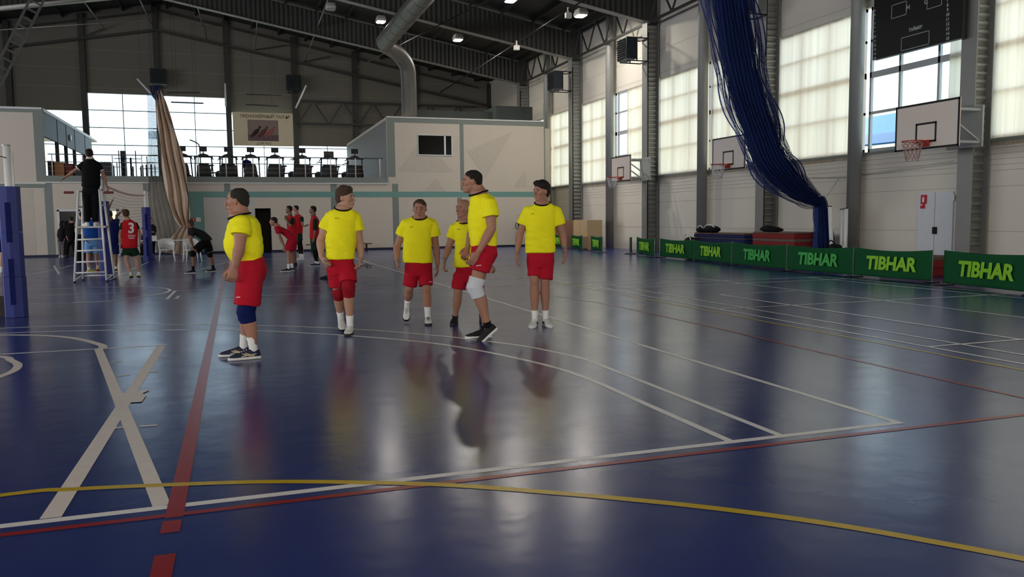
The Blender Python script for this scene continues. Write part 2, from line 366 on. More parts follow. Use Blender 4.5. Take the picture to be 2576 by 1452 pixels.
for y0, y1, lab in ((-1.0, 2.75, 'pale sheer curtain nearest the camera, outside the right picture edge'), (2.85, 6.75, 'pale sheer curtain two bays nearer than the scoreboard'), (6.85, 10.65, 'pale sheer curtain one bay nearer than the scoreboard bay'), (10.75, 14.6, 'pale sheer curtain right of the nearest basketball hoop, at the picture edge'),
                    (14.72, 15.75, 'narrow gathered sheer curtain behind the nearest backboard and scoreboard'), (18.62, 22.46, 'wide pale sheer curtain between the blue net and the scoreboard window'),
                    (22.56, 26.38, 'pale sheer curtain behind the blue divider net'), (26.48, 30.32, 'pale sheer curtain between two columns left of the blue net'),
                    (30.42, 33.15, 'sheer curtain drawn beside a narrow strip of bare window above the far hoop'), (34.34, 38.18, 'sheer curtain with bright slits between the two wall heaters'),
                    (38.28, 43.4, 'farthest sheer curtain, beside the corner of the white upper room')):
    curtain(y0, y1, lab)

# ---- portal frames with corrugated webs, tube columns, eaves lattice
def corrugated(bm, P, along, amp, per, mi=0):
    """web panel: P(s, t) with s along the member; corrugated along s, t across 0..1"""
    L_ = along; n = int(L_/per*6); prev = None
    for i in range(n+1):
        s = L_*i/n; o = amp*math.sin(2*PI*s/per); cur = [bm.verts.new(P(s, t)+V((0, o, 0))) for t in (0, 1)]
        if prev: bm.faces.new((prev[0], cur[0], cur[1], prev[1])).material_index = mi
        prev = cur
names = ['outside the frame behind the camera', 'behind the camera', 'level with the foreground court', 'carrying the nearest basketball hoop', 'partly hidden behind the blue divider net', 'carrying the second wall heater and the far hoop', 'carrying the far wall heater beside the white upper room', 'farthest from the camera, above the gym gallery']
for k, y in enumerate(YF):
    r = empty('portal_frame', (16.25, y, 0), 'steel portal frame, '+names[k], 'steel frame', 'steel portal frames of the hall')
    O = V((16.25, y, 0)); up_only = k == 7
    for sgn in ((1,) if not up_only else (1,)):
        bm = bmesh.new()
        box(bm, (0, -.21, 0), (.025, .21, 9.4)); box(bm, (.56, -.16, 0), (.585, .16, 10.7))
        mesh_obj('column_flange', bm, STEEL, r)
        bm = bmesh.new(); corrugated(bm, lambda s, t: V((.03+.53*t, 0, s)), 9.6, .04, .19); mesh_obj('column_web', bm, STEELL, r, True)
        bm = bmesh.new(); box(bm, (.03, -.13, 0), (.12, -.07, 9.0)); mesh_obj('cable_duct', bm, BLACKM, r)
        bm = bmesh.new(); box(bm, (.0, -.02, 9.3), (.60, .02, 10.75)); mesh_obj('haunch_plate', bm, STEELD, r)
    for sg in (1, -1):
        X0 = 16.25 if sg > 0 else 2*RX-16.25
        zb = lambda x: 9.4+SL*(16.25-max(x, 2*RX-x))
        bm = bmesh.new(); xa, xb = (X0, RX)
        for off, w_ in ((0, .36), (1.32, .30)):
            bar(bm, V((xa-16.25, 0, zb(xa)+off)), V((xb-16.25, 0, zb(xb)+off)), .03, w_, side=V((0, 0, 1)))
        mesh_obj('rafter_flange', bm, STEEL, r)
        bm = bmesh.new(); corrugated(bm, lambda s, t: V((lerp(xa, xb, s/20)-16.25, 0, zb(lerp(xa, xb, s/20))+.02+1.28*t)), 20, .035, .24); mesh_obj('rafter_web', bm, STEELD, r, True)
for k, y in enumerate(YT[:-1]):
    bm = bmesh.new(); tube(bm, [(0, 0, 0), (0, 0, 9.4), (0, 0, 10.7)], [.19, .19, .17], 20, False); t_ = mesh_obj('tube_column', bm, STEEL, None, True, (16.56, y, 0))
    tag(t_, 'round grey steel tube column against the right wall, '+['far behind the camera', 'behind the camera', 'level with the foreground', 'left of the scoreboard window', 'behind the blue mats and second hoop', 'behind the far hoop', 'beside the corner of the white upper room'][k], 'column', 'round tube columns of the right wall')
GN = ['level with the foreground', 'from the nearest hoop column towards the camera', 'above the scoreboard window', 'above the blue divider net', 'between the two wall heaters', 'beside the far wall heater', 'over the white upper room']
for k, (ya, yb) in enumerate(zip(YF, YF[1:])):
    if yb < 3: continue
    bm = bmesh.new(); ya += .23; yb -= .23; L_ = yb-ya
    for z in (9.35, 10.62): box(bm, (16.27, 0, z-.05), (16.35, L_, z+.05))
    n = 8
    for i in range(n): a, b = (9.4, 10.58) if i % 2 == 0 else (10.58, 9.4); bar(bm, (16.31, L_*i/n+.05, a), (16.31, L_*(i+1)/n-.05, b), .06)
    tag(mesh_obj('lattice_girder', bm, STEELD, None, False, (0, ya, 0)), 'grey lattice girder under the right eaves, '+GN[k], 'girder', 'lattice girders along the right wall')

# ---- roof and purlins
bm = bmesh.new()
for sg in (1, -1):
    xe = XW+.2 if sg > 0 else XL-.2
    a = V((xe, YR, roof_z(xe))); b = V((RX, YR, roof_z(RX))); n = 0
    for (p, q) in ((a, b),):
        vs = [bm.verts.new(v) for v in (p, q, q+V((0, YG-YR+.2, 0)), p+V((0, YG-YR+.2, 0)))]; bm.faces.new(vs)
        vs2 = [bm.verts.new(v+V((0, 0, .2))) for v in (p, q, q+V((0, YG-YR+.2, 0)), p+V((0, YG-YR+.2, 0)))]; bm.faces.new(vs2[::-1])
    for i in range(13):
        x = RX+sg*(.4+i*1.6); z = roof_z(x); box(bm, (x-.04, YR, z-.22), (x+.04, YG, z), 0)
mesh_obj('ceiling', bm, ROOFM)['kind'] = 'structure'

# ---- left wall, rear wall: solid, no openings; the daylight area lamps stand inside, in front of them
bm = bmesh.new(); box(bm, (XL-.15, YR, 0), (XL, YG, 10.6)); mesh_obj('wall_left', bm, WALLC)['kind'] = 'structure'
bm = bmesh.new(); box(bm, (XL, YR-.15, 0), (XW, YR, 14.6)); mesh_obj('wall_rear', bm, WALLC)['kind'] = 'structure'

# ---- far gable wall with its glazing
GX = [PY(x, 200, YG).x for x in (210, 396, 572, 740, 893)]       # gable columns seen beside the glazing
wa = [(-14, GX[0], 3.45, PY(160, 277, YG).z), (GX[0], GX[1], 3.45, PY(300, 236, YG).z), (GX[1], GX[2], 3.45, PY(500, 244, YG).z), (GX[2], GX[3], 3.45, PY(650, 285, YG).z), (GX[3], GX[4], 3.45, PY(820, 368, YG).z)]
bm = bmesh.new()
box(bm, (XL, YG, 0), (XW, YG+.2, 3.45)); box(bm, (XL, YG, 3.45), (-14, YG+.2, 14.7)); box(bm, (GX[4], YG, 3.45), (XW, YG+.2, 14.7))
for x0, x1, z0, z1 in wa: box(bm, (x0, YG, z1), (x1, YG+.2, 14.7))
for z in (5.0, 6.1, 7.2, 8.3, 9.4, 10.5, 11.6): 
    if z > 9.2: box(bm, (-14, YG-.004, z), (XW, YG, z+.012), 1)
    else: box(bm, (GX[4], YG-.004, z), (XW, YG, z+.012), 1)
mesh_obj('wall_gable', bm, [WALLG, SEAM])['kind'] = 'structure'
for x0, x1, z0, z1 in wa:
    wi += 1; bm = bmesh.new()
    for x in (x0, (x0+x1)/2, x1-.05): box(bm, (x, YG+.02, z0), (x+.045, YG+.10, z1))
    z = z0+.55
    while z < z1: box(bm, (x0, YG+.02, z), (x1, YG+.10, z+.05)); z += 1.02
    o = mesh_obj('window_%d' % wi, bm, FRAMEW); o['kind'] = 'structure'
    bm = bmesh.new(); box(bm, (x0, YG+.05, z0), (x1, YG+.055, z1)); mesh_obj('pane', bm, GLASS, o)
gl = ['far left, behind the corner of the left upper room', 'left of the tall bright windows', 'between the two tall windows behind the beige net', 'left of the wall poster', 'right of the wall poster', 'between the poster and the big duct', 'beside the big duct', 'right of the big duct']
for px, lab in zip((22, 210, 396, 572, 740, 893, 1045, 1232), gl):
    p = PY(px, 200, YG-.2); bm = bmesh.new(); zt = roof_z(p.x)-.15
    box(bm, (-.16, -.14, 0), (.16, -.11, zt)); box(bm, (-.02, -.12, 0), (.02, .12, zt)); box(bm, (-.16, .11, 0), (.16, .14, zt))
    tag(mesh_obj('gable_column', bm, STEELD, None, False, (p.x, YG-.18, 0)), 'dark steel column of the far gable wall, '+lab, 'column', 'steel columns of the far gable wall')
bm = bmesh.new()
pp = [PY(20, 118, YG-.50), PY(392, 75, YG-.50), PY(1230, 267, YG-.50)]
bar(bm, pp[0], pp[1], .14, .12, side=V((0, 0, 1))); bar(bm, pp[1], pp[2], .14, .12, side=V((0, 0, 1)))
tp = [PY(x, y, YG-.50) for x, y in ((265, 70), (210, 92), (375, 52), (395, 75), (515, 65), (520, 100), (642, 125), (720, 113), (765, 155), (830, 142), (1107, 232), (1150, 205))]
for a, b in zip(tp[::2], tp[1::2]): bar(bm, a, b, .06)
for a in (0,):
    bar(bm, V((RX, YG-.3, 14.0)), V((16, YG-.3, 10.3)), .10, side=V((0, 0, 1))); bar(bm, V((RX, YG-.3, 14.0)), V((-20, YG-.3, 10.9)), .10, side=V((0, 0, 1)))
tag(mesh_obj('wind_girder', bm, STEELD), 'dark sloping steel girder across the far gable wall under the roof', 'girder')
bm = bmesh.new(); z1 = PY(760, 253, YG-.50).z; z0 = PY(760, 310, YG-.50).z; x0 = GX[3]; x1 = 15.8
box(bm, (x0, YG-.55, z1-.06), (x1, YG-.45, z1+.06)); box(bm, (x0, YG-.55, z0-.06), (x1, YG-.45, z0+.06)); x = x0+.15; i = 0
for px_ in (893, 1045, 1232): xx_ = PY(px_, 200, YG-.2).x; box(bm, (xx_-.05, YG-.52, z1-.05), (xx_+.05, YG-.31, z1+.05))
while x < x1-1: bar(bm, (x, YG-.50, z0 if i % 2 == 0 else z1), (x+.93, YG-.50, z1 if i % 2 == 0 else z0), .09); x += .95; i += 1
tag(mesh_obj('lattice_girder', bm, STEELD), 'horizontal dark lattice girder with zigzag bracing above the gallery, right of the poster', 'girder')

# ---- back wall of the hall floor (Y = 39.2), gallery and upper rooms
YBB = YB
XB0, XB1, XB2 = -7.52, 7.10, 15.2                     # left room edge, right room edge, right end
zs, zt_ = 3.18, 3.47
bm = bmesh.new()
def vb(x, z): return (x, YB, z)
dl = (PY(143, 532, YB).x, PY(298, 532, YB).x, 2.02)   # doorway left
dr = (PY(641, 527, YB).x, PY(681, 527, YB).x, 2.05)   # dark recess
sg0 = (PY(275, 527, YB).x, PY(345, 560, YB).x)
cols_ = [XL, dl[0], dl[1], dr[0], dr[1], XB2]
for i, (a, b) in enumerate(zip(cols_, cols_[1:])):
    if i in (1, 3): box(bm, (a, YB, 2.03), (b, YB+.15, zs))
    else: box(bm, (a, YB, 0), (b, YB+.15, zs))
box(bm, (XL, YB, zs), (XB0, YB+.15, 6.30)); box(bm, (XB1, YB, zs), (XB2, YB+.15, 6.38)); box(bm, (XB2-.15, YB+.15, 0), (XB2, YG, 6.25)); box(bm, (XB1, YB+.15, 3.45), (XB1+.15, YG, 6.25), 6)
box(bm, (XB1, YB+.15, 6.25), (XB2, YG, 6.38)); box(bm, (XL, YB+.15, 6.2), (XB0, YG, 6.30)); box(bm, (XL, YB+.15, zs-.02), (XB2, YG, 3.45), 0)
box(bm, (XB2, 41.5, 0), (PY(1384, 500, 41.5).x, 41.6, 6.3), 5); box(bm, (XB2+.01, YB+.02, 0), (XB2+.07, YB+.08, 7.3), 1)
# painted bands (in relief of a few millimetres)
def band(x0, x1, z0, z1, mi, d=.006): box(bm, (x0, YB-d, z0), (x1, YB, z1), mi)
for px in (126, 842, 996): 
    x = PY(px, 560, YB).x; band(x-.15, x+.15, .1, zs, 1)
for px in (372, 575): 
    x = PY(px, 560, YB).x; band(x-.13, x+.13, 2.8, zs, 1)
band(PY(470, 500, YB).x, PY(512, 500, YB).x, .1, 2.80, 2); band(PY(512, 490, YB).x, XB2, 2.53, 2.80, 2, .008)
band(PY(515, 490, YB).x, PY(640, 490, YB).x, .1, 2.50, 3, .004)
for px in (846, 998, 1157): 
    x = PY(px, 560, YB).x; band(x-.12, x+.12, .1, 2.50, 1, .009)
x = PY(1162, 400, YB).x; band(x-.10, x+.10, 2.85, 6.2, 1)
band(XB1, XB1+.38, 3.5, 6.12, 1, .005); band(XB1, XB2, 6.12, 6.33, 1, .010); band(XB1, XB2, 6.34, 6.40, 4, .05)
band(XL, XB0-.01, 6.10, 6.24, 1, .010); band(XL, XB0, 6.24, 6.32, 4, .05); band(XB0-.35, XB0-.005, 3.22, 6.10, 1, .005); band(XL, XB0-.02, 2.95, 3.11, 1, .012); band(XL, XB0-.001, 3.12, 3.17, 4, .04)
band(XL, XB0-.5, .1, 2.9, 5, .003)
def tri(P, mi=5, d=.012):
    ps = [PY(x, y, YB) for x, y in P]; a_ = [bm.verts.new((p.x, YB-d, p.z)) for p in ps]; b_ = [bm.verts.new((p.x, YB, p.z)) for p in ps]
    for q in (a_, b_[::-1], (a_[0], b_[0], b_[1], a_[1]), (a_[1], b_[1], b_[2], a_[2]), (a_[2], b_[2], b_[0], a_[0])): bm.faces.new(q).material_index = mi
for P in (((1000, 432), (1062, 345), (1140, 432)), ((1175, 380), (1222, 448), (1290, 330)), ((1066, 482), (1095, 448), (1122, 482)), ((1292, 470), (1322, 428), (1326, 470))): tri(P)
mesh_obj('wall_back', bm, [PLAST, BANDG, TEAL, PLASTL, TRIMW, PALE, mat('mauve_grey_panel', (124, 116, 114), .7)])['kind'] = 'structure'
bm = bmesh.new(); 
for a, b in ((XL, dl[0]), (dl[1], dr[0]), (dr[1], XB2)): box(bm, (a, YB-.03, 0), (b, YB, .10))
mesh_obj('baseboard_back', bm, SKIRT)['kind'] = 'structure'
bm = bmesh.new(); box(bm, (XB0, YB-.06, zs), (XB1, YB, zt_)); box(bm, (XB0, YB-.09, zs-.02), (XB1, YB-.05, zs+.03), 1); mesh_obj('trim_1', bm, [BANDG, TRIMW])['kind'] = 'structure'
# rooms seen through the two openings
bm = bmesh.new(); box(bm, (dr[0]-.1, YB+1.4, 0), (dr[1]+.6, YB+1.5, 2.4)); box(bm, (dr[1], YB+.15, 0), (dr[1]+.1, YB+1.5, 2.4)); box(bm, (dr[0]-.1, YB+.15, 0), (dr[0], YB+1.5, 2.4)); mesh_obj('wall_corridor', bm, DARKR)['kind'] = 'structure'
bm = bmesh.new(); box(bm, (dl[0]-.2, YB+3.0, 0), (dl[1]+.8, YB+3.1, 3.1)); box(bm, (dl[0]-.2, YB+.15, 0), (dl[0]-.1, YB+3, 3.1)); box(bm, (dl[1]+.1, YB+.15, 0), (dl[1]+.2, YB+3, 3.1)); mesh_obj('wall_lobby', bm, PLASTL)['kind'] = 'structure'
bm = bmesh.new()
for a, b in ((dl[0], dl[0]+.09), (dl[1]-.09, dl[1]), (lerp(dl[0], dl[1], .36)-.04, lerp(dl[0], dl[1], .36)+.04)): box(bm, (a, YB-.02, 0), (b, YB+.08, 2.02))
box(bm, (dl[0], YB-.02, 1.95), (dl[1], YB+.08, 2.03)); o = mesh_obj('door_1', bm, DOORW); o['kind'] = 'structure'
bm = bmesh.new(); box(bm, (dl[0]+.09, YB+.02, 0), (lerp(dl[0], dl[1], .36)-.04, YB+.03, 1.95)); mesh_obj('pane', bm, DARKGL, o)
LITW = mat('sunlit_window', (250, 240, 190), .5, emit=((255, 240, 190), 1.3))
bm = bmesh.new(); xx = (PY(278, 540, YB+2.95).x, PY(345, 540, YB+2.95).x)
for a, b in ((0, .46), (.54, 1)): box(bm, (lerp(xx[0], xx[1], a), YB+2.93, 1.0), (lerp(xx[0], xx[1], b), YB+2.98, 2.0))
wi += 1; tag(mesh_obj('window_%d' % wi, bm, LITW), kind='structure')
bm = bmesh.new(); box(bm, (dl[1]+.12, YB, 0), (dl[1]+.125, YB, 0)); bm.free()
# control room window
w0 = PY(1050, 339, YB); w1 = PY(1138, 390, YB); wm = PY(1119, 360, YB).x
bm = bmesh.new()
for a, b, c, d in ((w0.x, w1.x, w0.z-.03, w0.z), (w0.x, w1.x, w1.z-.05, w1.z), (w0.x, w0.x+.03, w1.z, w0.z), (w1.x-.05, w1.x, w1.z, w0.z), (wm-.05, wm+.04, w1.z, w0.z)): box(bm, (a, YB-.05, c), (b, YB-.001, d))
wi += 1; o = mesh_obj('window_%d' % wi, bm, DOORW); o['kind'] = 'structure'
bm = bmesh.new(); box(bm, (w0.x+.02, YB-.03, w1.z), (w1.x-.03, YB-.018, w0.z-.02)); mesh_obj('pane', bm, DARKGL, o)
# left upper room: glazed fascia running back over the gallery
bm = bmesh.new(); zf = PY(118, 342, YB).z
box(bm, (XB0-.1, YB+.16, zf), (XB0, YG-2, 6.19)); box(bm, (XB0, YB+.16, 6.18), (XB0+.03, YG-2, 6.32), 1)
for y in (42.2, 44.3, 46.5, 49.5): box(bm, (XB0-.13, y, 3.45), (XB0+.02, y+.12, 6.17), 2)
mesh_obj('trim_2', bm, [mat('grey_fascia', (76, 81, 88), .6), TRIMW, STEELD])['kind'] = 'structure'
bm = bmesh.new(); c0 = PX(176, 347, XB0+.03); tube(bm, [c0, c0+V((.05, 0, 0))], .16, 20, False); tag(mesh_obj('wall_clock', bm, mat('clock_face', (235, 240, 245), .4), None, True), 'round white clock on the grey fascia of the left upper room', 'clock')
# ================================================================== PEOPLE
SKIN = {k: mat('skin_'+k, c, 0.55, 0, 0.10, 30, 0.12, 60, 0.35) for k, c in
        dict(fair=(180, 138, 116), ruddy=(164, 118, 98), dark=(132, 94, 74)).items()}
YEL = cloth('yellow_jersey', (248, 240, 36)); REDS = cloth('red_shorts', (178, 24, 44))
CRIM = cloth('crimson_kit', (170, 22, 44)); REDV = cloth('red_bib', (190, 30, 40)); BLACKC = cloth('black_cloth', (16, 16, 18))
DGREEN = cloth('dark_green_cloth', (22, 46, 34)); NAVYC = cloth('navy_cloth', (18, 28, 84)); BLUEC = cloth('blue_cloth', (24, 72, 150))
WHITEC = cloth('white_cloth', (225, 225, 225)); GREYC = cloth('grey_cloth', (120, 118, 118)); DARKG = cloth('charcoal_cloth', (34, 34, 40))
HAIRD = mat('dark_hair', (30, 24, 20), 0.7, 0, 0.4, 60, 0.8, 90, 0.3); HAIRB = mat('brown_hair', (74, 56, 42), 0.7, 0, 0.4, 60, 0.8, 90, 0.3)
HAIRG = mat('greying_hair', (44, 40, 38), 0.7, 0, 0.5, 60, 0.8, 90, 0.3)
EYEW = mat('eye_white', (150, 140, 132), 0.4); EYED = mat('iris_dark', (38, 28, 22), 0.2)
LIP = mat('lip', (150, 86, 76), 0.5); RUBW = mat('white_rubber', (215, 215, 212), 0.5); RUBK = mat('black_rubber', (18, 18, 20), 0.6)
LEATW = mat('white_shoe_leather', (212, 212, 210), 0.5, 0, 0.1, 20, 0.2); LEATK = mat('black_shoe_mesh', (20, 20, 24), 0.7, 0, 0.2, 40, 0.3)
LEATN = mat('navy_shoe_mesh', (22, 30, 60), 0.7, 0, 0.2, 40, 0.3); ACC = mat('cream_stripe', (214, 196, 160), 0.5); GUM = mat('gum_sole', (150, 90, 60), 0.6)
ACCB = mat('bright_blue_heel', (60, 110, 200), 0.5)

class Fig:
    def __init__(s, base):
        s.B = V(base); s.d = V((s.B.x, s.B.y, 0)).normalized(); s.r = V((s.d.y, -s.d.x, 0)); s.z = V((0, 0, 1))
    def J(s, x, y, dd=0.0):
        D = ray(x, y); bd = V((s.B.x, s.B.y, 0)).dot(s.d)+dd; t = bd/D.dot(s.d)
        return V((D.x*t, D.y*t, HC+D.z*t))-s.B
    def mpp(s):                                                # metres per photo pixel at this figure
        q = s.B+V((0, 0, 1-HC)); x = 1288+F_PX*q.dot(RT)/q.dot(FW)
        return (s.J(x+1, 600)-s.J(x, 600)).length
    def dirv(s, th):
        a = math.radians(th); return -s.d*math.cos(a)+s.r*math.sin(a)

def finger(bm, p, d, n_, L, r, curl):
    pts = [p]; cur = d.normalized(); ang = 0
    for k, f in enumerate((0.45, 0.32, 0.23)):
        ang += curl*(0.6 if k == 0 else 1.0)
        q = (d*math.cos(ang)+n_*math.sin(ang)).normalized(); pts.append(pts[-1]+q*L*f)
    tube(bm, pts, [r, r*0.96, r*0.9, r*0.8], 8)
def hand(bm, w_, d, palm, th, k=1.0, curl=0.45):
    d = d.normalized(); th = (th-d*th.dot(d)).normalized(); pn = (palm-d*palm.dot(d)); pn = (pn-th*pn.dot(th)).normalized()
    rings = []
    for t, a, b in ((-0.02, 0.024, 0.021), (0.0, 0.027, 0.019), (0.03, 0.036, 0.017), (0.06, 0.041, 0.016), (0.085, 0.040, 0.013), (0.095, 0.034, 0.009)):
        rings.append(ring(w_+d*t*k, th, pn, a*k, b*k, 14, 0.8))
    loft(bm, rings)
    for o, L in ((0.031, 0.074), (0.0105, 0.082), (-0.0105, 0.077), (-0.031, 0.060)):
        finger(bm, w_+d*0.086*k+th*o*k, (d+th*o*2.2).normalized(), pn, L*k, 0.0088*k, curl*(1+abs(o)*3))
    t0 = w_+d*0.022*k+th*0.026*k
    td = (d*0.75+th*0.6+pn*0.35).normalized()
    tube(bm, [t0, t0+td*0.034*k, t0+td*0.034*k+(td*0.7+d*0.5).normalized()*0.03*k, t0+td*0.034*k+(td*0.4+d*0.7).normalized()*0.052*k], [0.0135*k, 0.0115*k, 0.0100*k, 0.0085*k], 8)

def head_axes(f, th, pitch=0, tilt=0):
    fwd = f.dirv(th); lat = fwd.cross(f.z).normalized()
    a = math.radians(pitch); up_ = f.z*math.cos(a)-fwd*math.sin(-a)*-1
    up_ = (f.z*math.cos(a)+fwd*math.sin(a)).normalized(); fwd = (fwd*math.cos(a)-f.z*math.sin(a)).normalized()
    if tilt:
        q = Matrix.Rotation(math.radians(tilt), 3, fwd); up_ = q @ up_; lat = q @ lat
    return lat, fwd, up_
def head(bm, c, ax, k=1.0, jaw=1.0, fine=True):
    la, fo, u = ax
    P = lambda x, y, z: c+la*x*k+fo*y*k+u*z*k
    B = lambda x, y, z, rx, ry, rz: ball(bm, P(x, y, z), ax, (rx*k, ry*k, rz*k))
    B(0, -0.008, 0.028, 0.078, 0.093, 0.080); B(0, 0.006, 0.0, 0.074, 0.083, 0.075)
    B(0, 0.018, -0.056, 0.064*jaw, 0.067, 0.058); B(0, 0.046, -0.092, 0.040*jaw, 0.038, 0.028)
    if fine:
        for s in (-1, 1):
            B(s*0.030, 0.072, 0.018, 0.026, 0.018, 0.009)      # brow ridge
            B(s*0.042, 0.056, -0.032, 0.022, 0.024, 0.018)     # cheekbone
            B(s*0.036, 0.010, -0.075, 0.022*jaw, 0.045, 0.026) # jaw angle
            tube(bm, [P(s*0.010, 0.099, -0.044), P(s*0.013, 0.093, -0.043)], [0.008*k, 0.008*k], 8)
        tube(bm, [P(0, 0.084, 0.012), P(0, 0.095, -0.012), P(0, 0.108, -0.032), P(0, 0.106, -0.041)], [0.009*k, 0.0095*k, 0.0108*k, 0.0095*k], 8)
        B(0, 0.084, -0.066, 0.022, 0.012, 0.012); B(0, 0.078, -0.082, 0.018, 0.012, 0.009)
        B(0, 0.079, -0.100, 0.018, 0.012, 0.012)
    else:
        tube(bm, [P(0, 0.086, 0.005), P(0, 0.106, -0.035)], [0.011*k, 0.014*k], 6)
    for s in (-1, 1):
        ball(bm, P(s*0.078, -0.004, -0.014), ax, (0.009*k, 0.016*k, 0.027*k), 10, 7)
def face(root, f, c, ax, k, brow, eyes=True):
    la, fo, u = ax; P = lambda x, y, z: c+la*x*k+fo*y*k+u*z*k
    for s in (-1, 1):
        bm = bmesh.new(); ball(bm, P(s*0.030, 0.0745, 0.000), ax, (0.0125*k, 0.010*k, 0.0062*k), 12, 8); e = mesh_obj('eye', bm, EYEW, root, True)
        bm = bmesh.new(); ball(bm, P(s*0.030, 0.0825, 0.000), ax, (0.006*k, 0.0045*k, 0.006*k), 10, 6); mesh_obj('iris', bm, EYED, e, True)
        bm = bmesh.new(); tube(bm, [P(s*0.013, 0.088, 0.0215), P(s*0.030, 0.088, 0.0235), P(s*0.050, 0.072, 0.0155)], [0.003*k, 0.0036*k, 0.002*k], 6); mesh_obj('eyebrow', bm, brow, root, True)
    bm = bmesh.new(); tube(bm, [P(-0.024, 0.084, -0.074), P(-0.010, 0.0945, -0.0725), P(0.010, 0.0945, -0.0725), P(0.024, 0.084, -0.074)], [0.002*k, 0.0042*k, 0.0042*k, 0.002*k], 6); mesh_obj('mouth', bm, LIP, root, True)
def hair(root, c, ax, m_, k=1.0, style='short', vox=0.007):
    la, fo, u = ax; P = lambda x, y, z: c+la*x*k+fo*y*k+u*z*k; bm = bmesh.new()
    if style == 'short':
        ball(bm, P(0, -0.020, 0.040), ax, (0.083*k, 0.094*k, 0.082*k), 20, 12)
        ball(bm, P(0, -0.046, 0.000), ax, (0.070*k, 0.062*k, 0.078*k), 16, 10)
        ball(bm, P(0, 0.030, 0.084), ax, (0.054*k, 0.044*k, 0.030*k), 16, 8)
    elif style == 'full':
        ball(bm, P(0, -0.016, 0.048), ax, (0.087*k, 0.096*k, 0.086*k), 20, 12)
        ball(bm, P(0, -0.046, 0.000), ax, (0.076*k, 0.066*k, 0.088*k), 16, 10)
        ball(bm, P(0.012, 0.040, 0.090), ax, (0.060*k, 0.050*k, 0.036*k), 16, 8)
    elif style == 'crop':
        ball(bm, P(0, -0.016, 0.036), ax, (0.0815*k, 0.093*k, 0.078*k), 20, 12)
        ball(bm, P(0, -0.050, -0.006), ax, (0.068*k, 0.056*k, 0.072*k), 16, 10)
    elif style == 'long':
        ball(bm, P(0, -0.016, 0.045), ax, (0.086*k, 0.096*k, 0.084*k), 20, 12)
        tube(bm, [P(0, -0.05, 0.02), P(0, -0.07, -0.1), P(0, -0.075, -0.24)], [0.08*k, 0.085*k, 0.06*k], 12)
    for v in bm.verts:
        q = noise.noise(v.co*38)*0.006+noise.noise(v.co*16+V((3, 1, 7)))*0.005
        v.co += (v.co-c).normalized()*q
    o = mesh_obj('hair', bm, m_, root, True); remesh(o, vox, 1); return o

def lerp(a, b, t): return a*(1-t)+b*t
def limb(bm, a, b, prof, n=12, k=1.0, asp=1.0, bow=None):
    pts = []; rr = []
    for t, r in prof:
        p = lerp(a, b, t)
        if bow is not None: p = p+bow*math.sin(PI*t)
        pts.append(p); rr.append(r*k)
    tube(bm, pts, rr, n, asp=asp)
UPARM = [(0, .056), (.25, .056), (.55, .049), (.85, .041), (1, .041)]
FORE = [(0, .041), (.2, .045), (.45, .041), (.75, .031), (1, .026)]
THIGH = [(0.08, .062), (.3, .078), (.65, .068), (.9, .057), (1, .056)]
CALF = [(0, .056), (.12, .053), (.3, .060), (.5, .053), (.75, .037), (.92, .034), (1, .036)]

def shoe(root, org, fdir, pitch, upper, sole, k=1.0, accent=None, lift=0.0, roll=0, stripe=None):
    fx = V((fdir.x, fdir.y, 0)).normalized(); ly = V((0, 0, 1)).cross(fx)
    a = math.radians(pitch); piv = org+fx*0.10*k+V((0, 0, lift))
    X = fx*math.cos(a)-V((0, 0, 1))*math.sin(a); Z = V((0, 0, 1))*math.cos(a)+fx*math.sin(a)
    P = lambda x, y, z: piv+X*(x-0.10)*k+ly*y*k+Z*z*k
    prof = [(-.088, .020, .055), (-.080, .031, .082), (-.045, .037, .094), (0, .038, .098), (.035, .040, .088), (.075, .045, .072), (.115, .048, .060), (.150, .045, .050), (.178, .034, .041), (.192, .016, .032)]
    bm = bmesh.new(); rings = []
    for x, w_, zt in prof: rings.append(ring(P(x, 0, (0.018+zt)/2), ly, Z, w_*k, (zt-0.018)/2*k, 16, 0.72))
    loft(bm, rings); s = mesh_obj('shoe', bm, upper, root, True)
    bm = bmesh.new(); rings = []
    for x, w_, zt in prof: rings.append(ring(P(x*1.04, 0, 0.014), ly, Z, (w_+0.003)*k, 0.014*k, 12, 0.45))
    loft(bm, rings); mesh_obj('sole', bm, sole, s, False)
    for i, x in enumerate((0.035, 0.055, 0.075, 0.095)):
        bm = bmesh.new() if i == 0 else bm
        zz = 0.090-(x-0.035)*0.42
        tube(bm, [P(x, -0.022, zz-0.006), P(x+.004, 0, zz+0.004), P(x, 0.022, zz-0.006)], 0.003*k, 6)
    mesh_obj('laces', bm, accent or RUBW, s, True)
    if stripe:
        bm = bmesh.new()
        for sd in (-1, 1):
            for q in ((-.03, .03, .05, .075), (0.0, .03, .075, .07), (-.045, .05, .085, .045)):
                wq = sd*0.0405
                tube(bm, [P(q[0], wq*0.97, q[1]), P((q[0]+q[2])/2, wq*1.08, (q[1]+q[3])/2-0.004), P(q[2], wq*1.03, q[3]-0.012)], 0.0045*k, 6)
        mesh_obj('side_stripe', bm, stripe, s, True)
    return P(-0.028, 0, 0.085), s

